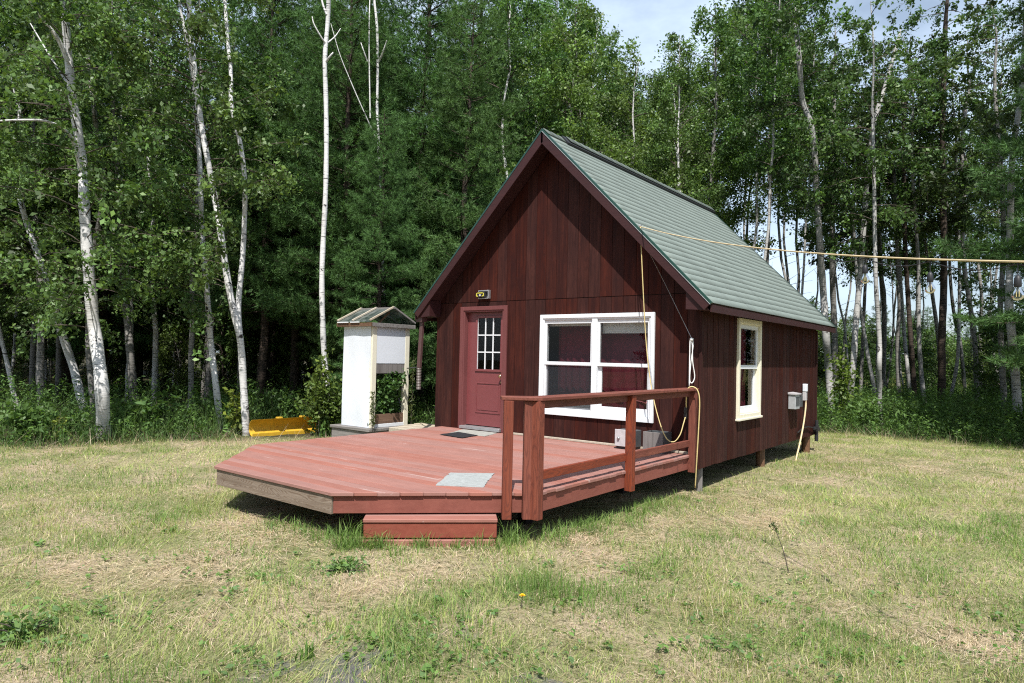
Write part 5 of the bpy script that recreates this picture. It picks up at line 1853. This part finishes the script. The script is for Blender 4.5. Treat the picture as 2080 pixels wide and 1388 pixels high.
for (u, d_, n_, h_, sp_, sz_, bc_, lb, sd_) in (
        (60, 13.0, 14, 0.75, 0.45, 0.11, (0.095, 0.170, 0.045), 'leafy bush at the far left end of the lawn edge', 51),
        (150, 13.6, 10, 0.55, 0.40, 0.10, (0.085, 0.155, 0.045), 'low leafy bush just left of the stout forked birch', 52),
        (265, 14.2, 12, 0.70, 0.40, 0.12, (0.090, 0.165, 0.042), 'leafy bush between the stout birch and the big layered weed', 53),
        (425, 15.6, 12, 0.80, 0.45, 0.10, (0.085, 0.155, 0.042), 'leafy bush behind the slim birch with its foot in dry grass', 54),
        (560, 15.8, 16, 0.95, 0.55, 0.10, (0.080, 0.150, 0.040), 'shaded bush behind the yellow plow blade', 55),
        (1760, 18.2, 16, 1.0, 0.6, 0.10, (0.105, 0.185, 0.048), 'bright bush at the foot of the leaning birch right of the cabin', 56),
        (1850, 18.5, 14, 0.9, 0.6, 0.10, (0.095, 0.170, 0.045), 'bush below the second hanging bulb at the edge of the wood', 57)):
    x, y = polar(u, d_)
    leafy_plant('bush', lb, 'bush', x, y, n_, h_, sp_, n_*55, sz_, bc_, sd_, clump=0.085)
x, y = polar(1707, 19.0)
leafy_plant('vine', 'bright climbing vine between the big pale birch and the leaning birch', 'vine', x, y, 7, 2.6, 0.35, 620, 0.12, (0.12, 0.18, 0.035), 9, clump=0.14)
x, y = polar(1982, 17.5)
leafy_plant('weed_plant', 'tall leafy weed under the sky gap at the right', 'plant', x, y, 5, 1.25, 0.25, 190, 0.12, (0.075, 0.125, 0.03), 10)
x, y = polar(2062, 17.0)
leafy_plant('weed_plant', 'bright weed at the foot of the broad white birch', 'plant', x, y, 4, 1.0, 0.2, 160, 0.11, (0.10, 0.16, 0.035), 11)
leafy_plant('planter_plant', 'dense heart-leaved plant filling the opening of the white cabinet', 'plant', -6.62, 0.19, 44, 0.92, 0.40, 3600, 0.078, (0.062, 0.128, 0.034), 12, 0.7, 0.8, 0.055, 0.57, 0.05)


g_ = np.random.default_rng(88)
cp = bpy.data.objects['planter_plant']
nn = 1900
P = np.stack([g_.uniform(-6.78, -6.475, nn), g_.uniform(-0.165, 0.545, nn), 0.60+0.78*g_.random(nn)**0.9], 1)
P = P[P[:, 2] < 1.18+0.22*vnoise(P[:, 1], P[:, 0], 5.0, 81, 2)+0.12*(P[:, 1] > 0.3)]
v_, f_ = leaf_quads(P, 0.082, g_, 0.5, (0.55, -0.3, 0.1), 0.85)
lk(bpy.data.objects.new('foliage', fast_mesh('foliage', v_-np.array(cp.location), [f_], [leaf_cols(len(P), g_, (0.068, 0.140, 0.036), 0.3, 0.12)], 'plant')), cp)


def spike(name, label, x, y, h, seed, z=None, base=(0.10, 0.13, 0.05)):
    g_ = np.random.default_rng(seed)
    zb = float(hgt(x, y)) if z is None else z
    root = empty(name, (x, y, zb), label, 'plant')
    q = np.array([(0, 0, -0.05), (0.01, 0.01, h*0.5), (0.03, 0.0, h)])
    lk(bpy.data.objects.new('stem', tubes_mesh('stem', [(q, np.array((0.006, 0.005, 0.002)), 4)], 'twig')), root)
    nn = 130
    P = np.stack([g_.normal(0, 0.03, nn), g_.normal(0, 0.03, nn), h*(0.08+0.9*g_.random(nn))], 1)
    v_, f_ = leaf_quads(P, 0.085, g_, -0.2, None, 0.22, 0.6)
    lk(bpy.data.objects.new('foliage', fast_mesh('foliage', v_, [f_], [leaf_cols(nn, g_, base, 0.3, 0.2)], 'plant')), root)


spike('mare_tail_weed', 'feathery weed at the near corner post of the white cabinet', -6.28, -0.36, 0.72, 1, 0.35)
spike('mare_tail_weed', 'tall feathery weed at the cabinet post nearest the cabin', -6.25, 0.60, 1.40, 2, 0.35)
px_ = ground_at(1603, 1160)
root = empty('weed_stalk', (px_[0], px_[1], float(hgt(px_[0], px_[1]))), 'dark bare weed stalk leaning alone on the lawn right of the deck', 'weed')
tp = at(1572, 1068, dep_of(px_)+0.05)-np.array(root.location)
q = smooth_path([(0, 0, -0.03), tuple(tp*0.45+np.array((0.01, 0, 0))), tuple(tp)], 5)
lk(bpy.data.objects.new('stem', tubes_mesh('stem', [(q, np.linspace(0.006, 0.0025, len(q)), 5)], 'twig')), root)
g_ = np.random.default_rng(4)
P = np.array(tp)[None]*g_.uniform(0.85, 1.05, (26, 1))+g_.normal(0, 0.018, (26, 3))
v_, f_ = leaf_quads(P, 0.04, g_, 0.2, None, 0.35)
lk(bpy.data.objects.new('foliage', fast_mesh('foliage', v_, [f_], [leaf_cols(26, g_, (0.09, 0.12, 0.045))], 'plant')), root)


def dandelion(u, v_, seed):
    p = ground_at(u, v_)
    z = float(hgt(p[0], p[1]))
    r = empty('dandelion', (p[0], p[1], z), 'single yellow dandelion in the foreground lawn', 'flower')
    MB().tube([(p[0], p[1], z-0.01), (p[0]+0.01, p[1], z+0.09)], 0.0025, 5).build('stem', 'twig', r)
    m = MB()
    for k in range(26):
        an = k*2.4
        rr = 0.024*math.sqrt((k+1)/26)
        c = np.array((p[0]+0.01, p[1], z+0.093))
        t = c+np.array((math.cos(an)*rr, math.sin(an)*rr, 0.012*(1-k/26)))
        s_ = np.array((-math.sin(an), math.cos(an), 0))*0.005
        m.add([c-s_*0.4, c+s_*0.4, t+s_, t-s_], [(0, 1, 2, 3)])
    m.build('petals', 'gold_flower', r)


dandelion(1058, 1243, 1)

# ------------------------------------------------------------------ grass


class Blades:
    def __init__(s):
        s.V, s.F3, s.F4, s.C3, s.C4, s.k = [], [], [], [], [], 0

    def add(s, P, h, w, lean, col, g_, bent=True, az=None):
        """upright blades at P: bent ones have a knee, others are one triangle"""
        n = len(P)
        az = g_.random(n)*2*math.pi if az is None else az
        d = np.stack([np.cos(az), np.sin(az), np.zeros(n)], 1)
        sd = np.stack([-np.sin(az+g_.normal(0, 0.8, n)), np.cos(az+g_.normal(0, 0.8, n)), np.zeros(n)], 1)
        h, w, lean = [np.asarray(q)[:, None] for q in (h, w, lean)]
        up = np.array((0, 0, 1.0))
        if bent:
            mid = P+up*h*0.6+d*h*lean*0.35
            tip = P+up*h*(1.0-0.35*np.minimum(lean, 1.6)*0.6)+d*h*lean
            v_ = np.stack([P-sd*w, P+sd*w, mid+sd*w*0.75, mid-sd*w*0.75, tip], 1).reshape(-1, 3)
            i = s.k+np.arange(n)*5
            s.F4.append(np.stack([i, i+1, i+2, i+3], 1))
            s.F3.append(np.stack([i+3, i+2, i+4], 1))
            s.C4.append(col*0.9)
            s.C3.append(col)
            s.k += 5*n
        else:
            tip = P+up*h+d*h*lean
            v_ = np.stack([P-sd*w, P+sd*w, tip], 1).reshape(-1, 3)
            i = s.k+np.arange(n)*3
            s.F3.append(np.stack([i, i+1, i+2], 1))
            s.C3.append(col)
            s.k += 3*n
        s.V.append(v_)

    def hay(s, P, ln, w, col, g_, rise=0.25, az=None):
        n = len(P)
        az = g_.random(n)*2*math.pi if az is None else az
        d = np.stack([np.cos(az), np.sin(az), g_.normal(0, rise, n)], 1)*np.asarray(ln)[:, None]*0.5
        sd = np.stack([-np.sin(az), np.cos(az), np.zeros(n)], 1)*np.asarray(w)[:, None]
        up = np.array((0, 0, 1.0))*np.abs(g_.normal(0, 0.012, n))[:, None]
        a_, b_ = P-d, P+d
        z0 = P[:, 2]-0.004
        a_[:, 2] = np.maximum(a_[:, 2], z0)
        b_[:, 2] = np.maximum(b_[:, 2], z0)
        v_ = np.stack([a_, P+sd+up, b_, P-sd+up], 1).reshape(-1, 3)
        i = s.k+np.arange(n)*4
        s.F4.append(np.stack([i, i+1, i+2, i+3], 1))
        s.C4.append(col)
        s.k += 4*n
        s.V.append(v_)

    def leaves(s, P, size, col, g_, up=1.6, aspect=0.6):
        v_, f_ = leaf_quads(P, size, g_, up, None, aspect, 0.0)
        s.F4.append(f_+s.k)
        s.C4.append(col)
        s.k += len(v_)
        s.V.append(v_)

    def build(s, name, label):
        fl, cl_ = [], []
        if s.F4:
            fl.append(np.concatenate(s.F4))
            cl_.append(np.concatenate(s.C4))
        if s.F3:
            fl.append(np.concatenate(s.F3))
            cl_.append(np.concatenate(s.C3))
        me = fast_mesh(name, np.concatenate(s.V), fl, cl_, 'blade')
        return tag(lk(bpy.data.objects.new(name, me)), label, None, None, 'stuff')


def wedge(g_, n, d0, d1, half=1.05):
    """points spread evenly over the ground in front of the camera, wider than the view"""
    d = np.sqrt(d0*d0+(d1*d1-d0*d0)*g_.random(n))
    s_ = (g_.random(n)*2-1)*half
    f2 = unit(np.array((_F[0], _F[1], 0.0)))
    r2 = np.array((f2[1], -f2[0], 0.0))
    p = CAM[None]*np.array((1, 1, 0))+f2*d[:, None]+r2*(d*s_)[:, None]
    return p[:, 0], p[:, 1]


def free(x, y):
    """not under the house, step or cabinet"""
    ind = (x > -4.95) & (x < -0.05) & (y > 0.05) & (y < 5.9)
    dk_ = (x > XL+0.05) & (x < XR-0.1) & (y > YF+0.15) & (y < 0.1) & ((x-y) < 3.30) & ((x+y) > -8.2)
    rel = (x-sx)*fx+(y-sy)*fy
    out_ = (x-sx)*ox+(y-sy)*oy
    st_ = (rel > -0.0) & (rel < L_) & (out_ < 0.005) & (out_ > -0.3)
    sh_ = (x > -7.45) & (x < -6.32) & (y > -0.4) & (y < 0.8)
    return ~(ind | dk_ | st_ | sh_)


HAY = [(u, v_, r) for u, v_, r in ((1180, 1095, 0.65), (1330, 1105, 0.8), (1480, 1060, 0.9), (1640, 985, 0.9), (1560, 1010, 0.8), (1800, 940, 1.0), (850, 1160, 0.5), (600, 1095, 0.7), (560, 1060, 0.7),
                                    (450, 912, 0.8), (250, 905, 0.6), (720, 1215, 0.4), (100, 912, 0.6), (960, 1130, 0.4), (1700, 1120, 0.35), (2000, 1190, 0.35), (1250, 1140, 0.5), (1420, 1000, 0.5), (380, 1270, 0.3), (330, 1180, 0.35),
                                    (1940, 1290, 0.3), (150, 1180, 0.4))]
GRN = [(u, v_, r) for u, v_, r in ((1350, 1180, 0.5), (1460, 1300, 0.4), (1250, 1210, 0.4), (1560, 1180, 0.5), (1080, 1215, 0.35), (820, 1330, 0.3), (1100, 1050, 0.4), (1250, 1030, 0.5), (700, 1095, 0.3), (480, 1140, 0.5),
                                   (1900, 1080, 0.6), (640, 1170, 0.35), (560, 1170, 0.4), (1620, 1330, 0.3), (1000, 1320, 0.3), (70, 1280, 0.4), (950, 1250, 0.25), (2040, 1060, 0.5), (420, 1240, 0.3))]


def field(x, y, spots):
    s_ = np.zeros_like(x)
    for u, v_, r in spots:
        p = ground_at(u, v_)
        s_ = np.maximum(s_, np.exp(-((x-p[0])**2+(y-p[1])**2)/(r*r)))
    return s_


def lawn_weights(x, y):
    hay_ = np.clip(field(x, y, HAY)*1.45+(vnoise(x, y, 0.9, 41, 3)-0.62)*2.8, 0, 1)
    grn = np.clip(field(x, y, GRN)*0.8+(vnoise(x, y, 1.1, 42, 3)-0.48)*2.2, 0, 1)
    return hay_, grn*(1-0.75*hay_)


PAL_G = np.array([(0.125, 0.225, 0.042), (0.165, 0.275, 0.060), (0.215, 0.315, 0.085), (0.105, 0.180, 0.052)])
PAL_Y = np.array([(0.335, 0.385, 0.105), (0.40, 0.43, 0.155), (0.27, 0.35, 0.085), (0.46, 0.45, 0.21)])
PAL_S = np.array([(0.62, 0.495, 0.345), (0.71, 0.60, 0.45), (0.55, 0.415, 0.285), (0.66, 0.52, 0.395), (0.42, 0.305, 0.20)])
PAL_D = np.array([(0.12, 0.10, 0.04), (0.16, 0.12, 0.06), (0.08, 0.09, 0.035)])


def pick(pal, n, g_, j=0.2):
    return pal[g_.integers(0, len(pal), n)]*(1+j*(g_.random((n, 1))*2-1))


lawn_b = Blades()
for (d0, d1, n, sc, bent) in ((2.3, 5.2, 74000, 1.0, True), (5.2, 9.0, 118000, 1.5, False), (9.0, 19.0, 150000, 2.3, False)):
    g_ = np.random.default_rng(int(d0*10))
    x, y = wedge(g_, n, d0, d1)
    ok = free(x, y) & (edge_d(x, y) < 0.5)
    x, y = x[ok], y[ok]
    # blades gather in tufts
    hy, gn = lawn_weights(x, y)
    so = np.clip(soil_at(x, y)*1.4-0.35, 0, 1)
    keep = g_.random(len(x)) > np.maximum(hy*0.80, so*0.85)
    x, y, hy, gn = x[keep], y[keep], hy[keep], gn[keep]
    jit = 0.03*sc
    cx_, cy_ = np.round(x/(0.09*sc)+g_.normal(0, 0.35, len(x)))*0.09*sc, np.round(y/(0.09*sc)+g_.normal(0, 0.35, len(y)))*0.09*sc
    tuft = g_.random(len(x)) < 0.6
    x = np.where(tuft, cx_+g_.normal(0, jit, len(x)), x)
    y = np.where(tuft, cy_+g_.normal(0, jit, len(y)), y)
    ok = free(x, y)
    x, y, hy, gn = x[ok], y[ok], hy[ok], gn[ok]
    n = len(x)
    P = np.stack([x, y, hgt(x, y)-0.004], 1)
    isg = g_.random(n) < gn*0.85+0.30
    isy = g_.random(n) < 0.72
    col = np.where(isg[:, None], pick(PAL_G, n, g_), np.where(isy[:, None], pick(PAL_Y, n, g_), pick(PAL_S, n, g_)))
    hh = np.where(isg, g_.uniform(0.03, 0.085, n)*(0.7+0.7*gn), g_.uniform(0.02, 0.055, n))*(0.35+2.6*vnoise(x, y, 2.2, 43, 3)**2.0)
    w = g_.uniform(0.0011, 0.0023, n)*sc
    lawn_b.add(P, hh*(1 if bent else 1.05), w, np.abs(g_.normal(0.5, 0.45, n)), col, g_, bent)
# long soft grass lying over in drifts
for (d0, d1, n, sc) in ((2.3, 6.5, 26000, 1.0), (6.5, 19.0, 90000, 1.9)):
    g_ = np.random.default_rng(int(d0*10)+5)
    x, y = wedge(g_, n, d0, d1)
    ok = free(x, y) & (edge_d(x, y) < 0.2)
    x, y = x[ok], y[ok]
    hy, gn = lawn_weights(x, y)
    k = g_.random(len(x)) < np.clip((vnoise(x, y, 0.55, 71, 2)-0.30)*2.2, 0.05, 1)*(1-0.75*hy)
    x, y = x[k], y[k]
    n = len(x)
    P = np.stack([x, y, hgt(x, y)], 1)
    az = vnoise(x, y, 0.8, 52, 3)*14+g_.normal(0, 0.35, n)
    lawn_b.add(P, g_.uniform(0.05, 0.11, n), g_.uniform(0.0010, 0.0019, n)*sc, g_.uniform(0.8, 2.2, n), pick(np.concatenate([PAL_Y, PAL_Y, PAL_G[1:3]]), n, g_), g_, False, az)
# cut hay lying about
for (d0, d1, n, sc) in ((2.3, 5.2, 52000, 1.0), (5.2, 9.0, 70000, 1.5), (9.0, 19.0, 70000, 2.4)):
    g_ = np.random.default_rng(int(d0*10)+1)
    x, y = wedge(g_, n, d0, d1)
    ok = free(x, y) & (edge_d(x, y) < 0.3)
    x, y = x[ok], y[ok]
    hy, gn = lawn_weights(x, y)
    so = np.clip(soil_at(x, y)*1.4-0.35, 0, 1)
    k = g_.random(len(x)) < (0.20+0.8*hy)*(1-0.45*so)
    x, y, hy = x[k], y[k], hy[k]
    n = len(x)
    P = np.stack([x, y, hgt(x, y)+np.abs(g_.normal(0.004, 0.012, n))*(0.4+1.2*hy)], 1)
    az = vnoise(x, y, 1.4, 51, 2)*9+g_.normal(0, 0.55, n)
    lawn_b.hay(P, g_.uniform(0.05, 0.17, n)*(0.8+0.2*sc), g_.uniform(0.0009, 0.0019, n)*sc, pick(PAL_S, n, g_, 0.25), g_, 0.12, az)
lawn_b.build('lawn_grass', 'mown grass and cut hay over the lawn')

# taller fresh grass along the deck, step, posts and in clumps
tall = Blades()
g_ = np.random.default_rng(91)


def tall_patch(cx, cy, r, n, h, pal=PAL_G, w=0.0028, bent=True, lean=0.55):
    x = cx+g_.normal(0, r, n)
    y = cy+g_.normal(0, r, n)
    ok = free(x, y)
    x, y = x[ok], y[ok]
    n = len(x)
    if n == 0:
        return
    P = np.stack([x, y, hgt(x, y)-0.01], 1)
    tall.add(P, h*g_.uniform(0.45, 1.1, n), w*g_.uniform(0.6, 1.2, n), np.abs(g_.normal(lean, 0.35, n)), pick(pal, n, g_), g_, bent)


for k in range(40):
    y = g_.uniform(-3.7, -0.3)
    tall_patch(XR+abs(g_.normal(0.02, 0.16)), y, 0.07, 34, g_.uniform(0.08, 0.22)*(1.0 if y < -1.4 else 0.65))
for k in range(34):
    tall_patch(g_.uniform(-2.7, -1.3), YF-abs(g_.normal(0.0, 0.12))+0.10, 0.07, 20, g_.uniform(0.08, 0.19))
for k in range(34):
    t, o_ = g_.uniform(-0.25, L_+0.1), abs(g_.normal(0.03, 0.05))+0.02
    tall_patch(sx+fx*t+ox*o_, sy+fy*t+oy*o_, 0.045, 26, g_.uniform(0.07, 0.20))
for (t, o_, h) in ((-0.12, -0.02, 0.30), (-0.2, 0.05, 0.26), (L_+0.12, -0.06, 0.26), (L_+0.2, -0.1, 0.22)):
    tall_patch(sx+fx*t+ox*o_, sy+fy*t+oy*o_, 0.06, 80, h)
for (u, v_, h) in ((712, 1090, 0.26), (1030, 1085, 0.22), (1345, 1150, 0.12), (1300, 1170, 0.13), (1180, 1080, 0.18), (1225, 1060, 0.16), (800, 1140, 0.12)):
    p = ground_at(u, v_)
    tall_patch(p[0], p[1], 0.07, 70, h)
for k in range(60):
    u, v_ = g_.uniform(0, 2080), g_.uniform(960, 1380)
    p = ground_at(u, v_)
    tall_patch(p[0], p[1], 0.05, 26, g_.uniform(0.06, 0.12), PAL_G if k % 3 else PAL_Y)
for k in range(40):
    t = g_.random()
    p = ground_at(1425+t*230, 1000-t*75+g_.uniform(-4, 12))
    tall_patch(p[0], p[1], 0.12, 24, g_.uniform(0.06, 0.13), PAL_Y if k % 2 else PAL_G)
for k in range(46):
    u, v_ = g_.uniform(-50, 2130), g_.uniform(950, 1390)
    p = ground_at(u, v_)
    tall_patch(p[0], p[1], 0.045, 60, g_.uniform(0.03, 0.06), PAL_D, 0.002, False, 1.2)
# broad-leaved weeds flat in the sward
for k in range(620):
    u, v_ = g_.uniform(-100, 2180), 1388-(abs(g_.normal(0, 0.45)) % 1)*420
    near_ = field(*[np.array([q]) for q in ground_at(u, v_)[:2]], GRN)[0]
    if near_ < 0.25 and g_.random() < 0.72:
        continue
    p = ground_at(u, v_)
    n = int(g_.integers(5, 12))
    r = g_.uniform(0.025, 0.075)
    an = g_.random(n)*6.28
    P = np.stack([p[0]+np.cos(an)*r, p[1]+np.sin(an)*r, hgt(p[0], p[1])+g_.uniform(0.01, 0.05, n)], 1)
    ok = free(P[:, 0], P[:, 1])
    P = P[ok]
    if len(P) == 0:
        continue
    tall.leaves(P, g_.uniform(0.022, 0.05), pick(np.array([(0.10, 0.19, 0.045), (0.15, 0.25, 0.065), (0.12, 0.20, 0.075)]), len(P), g_), g_)
tall.build('fresh_grass', 'taller green grass tufts and flat weeds in the lawn')

# clump of wide-bladed grass in the foreground
p = ground_at(622, 1345)
cg = Blades()
g_ = np.random.default_rng(17)
n = 26
P = np.stack([p[0]+g_.normal(0, 0.028, n), p[1]+g_.normal(0, 0.028, n), np.full(n, float(hgt(p[0], p[1]))-0.005)], 1)
cg.add(P, g_.uniform(0.08, 0.17, n), g_.uniform(0.003, 0.0055, n), np.abs(g_.normal(0.45, 0.35, n)), pick(np.array([(0.10, 0.20, 0.04), (0.13, 0.23, 0.05)]), n, g_), g_)
o = cg.build('grass_clump', None)
del o['kind']
tag(o, 'bright wide-bladed grass clump beside the bare grey soil in the foreground', 'grass clump')

# undergrowth along the wood and on its floor
ug = Blades()
g_ = np.random.default_rng(33)
n = 220000
x, y = wedge(g_, n, 10.0, 30.0, 0.95)
e = edge_d(x, y)
pr_ = np.where(e < -0.15, 0, np.clip(1.0-(e-0.2)/6.0, 0.10, 1))
rightside = (y > 9) & (x > -5)
pr_ = np.where(rightside & (e > -0.15), np.clip(1.1-(e-3)/10, 0.3, 1), pr_)
ok = (g_.random(n) < pr_*0.75) & free(x, y) & ~((x > -6.5) & (x < -4.9) & (y > -0.4) & (y < 5.0)) & ~((x > -9.7) & (x < -8.2) & (y > -1.5) & (y < 0.9))
x, y, e, rightside = x[ok], y[ok], e[ok], rightside[ok]
n = len(x)
P = np.stack([x, y, hgt(x, y)-0.02], 1)
hh = np.clip(0.18+0.5*(e+0.2), 0.12, 0.75)*g_.uniform(0.5, 1.2, n)*(0.6+0.8*vnoise(x, y, 0.9, 61, 2))
hh = np.where(rightside, np.clip(0.14+0.30*e, 0.12, 0.95)*g_.uniform(0.6, 1.15, n), hh)
PAL_U = np.array([(0.075, 0.145, 0.036), (0.10, 0.170, 0.045), (0.06, 0.115, 0.038), (0.13, 0.175, 0.07)])
ug.add(P, hh, g_.uniform(0.003, 0.007, n), np.abs(g_.normal(0.5, 0.4, n)), pick(PAL_U, n, g_), g_, False)
# dry pale grass mixed in at the very edge
n = 3500
x, y = wedge(g_, n*4, 10.5, 19.0, 0.95)
e = edge_d(x, y)
ok = (np.abs(e-0.1) < 0.55) & free(x, y) & ~((x > -9.6) & (x < -8.3) & (y > -1.4) & (y < 0.8))
x, y = x[ok], y[ok]
n = len(x)
P = np.stack([x, y, hgt(x, y)], 1)
ug.add(P, g_.uniform(0.08, 0.35, n), g_.uniform(0.002, 0.004, n), np.abs(g_.normal(0.8, 0.5, n)), pick(PAL_S, n, g_, 0.3)*0.8, g_, False)
# leafy stems
n = 5200
x, y = wedge(g_, n*4, 11.0, 30.0, 0.95)
e = edge_d(x, y)
ok = (e > 0.25) & free(x, y) & ~((x > -6.5) & (x < 0.5) & (y < 7.5)) & ~((x > -9.6) & (x < -8.6) & (y > -1.4) & (y < 0.7)) & (g_.random(len(x)) < np.where((y > 9) & (x > -5), 1.0, np.clip(0.8-e/9, 0.06, 1)))
x, y, e = x[ok][:5200], y[ok][:5200], e[ok][:5200]
K = 26
H_ = np.clip(0.25+0.35*e, 0.2, 1.0)*g_.uniform(0.6, 1.15, len(x))
t = np.tile(np.linspace(0.15, 1, K), (len(x), 1))
P = np.stack([np.repeat(x, K)+g_.normal(0, 0.055, len(x)*K), np.repeat(y, K)+g_.normal(0, 0.055, len(x)*K), np.repeat(hgt(x, y), K)+(t*H_[:, None]).ravel()], 1)
tone = np.repeat(g_.uniform(0.75, 1.35, len(x)), K)[:, None]
ug.leaves(P, 0.095, pick(np.array([(0.085, 0.160, 0.038), (0.105, 0.185, 0.042), (0.07, 0.135, 0.040)]), len(P), g_)*tone, g_, 0.9, 0.32)
ug.build('undergrowth', 'tall grass and leafy weeds along the foot of the wood')
# meadow beyond the belt
md = Blades()
g_ = np.random.default_rng(35)
n = 26000
u = g_.uniform(1300, 2300, n)
d = g_.uniform(34, 80, n)
q = np.array([polar(a_, b_) for a_, b_ in zip(u, d)])
P = np.stack([q[:, 0], q[:, 1], np.full(n, -0.05)], 1)
md.add(P, g_.uniform(0.3, 0.9, n), g_.uniform(0.03, 0.06, n), np.abs(g_.normal(0.4, 0.3, n)), pick(np.array([(0.22, 0.22, 0.08), (0.17, 0.2, 0.06), (0.28, 0.26, 0.11)]), n, g_), g_, False)
md.build('meadow_grass', 'pale rough grass of the open meadow beyond the trees')
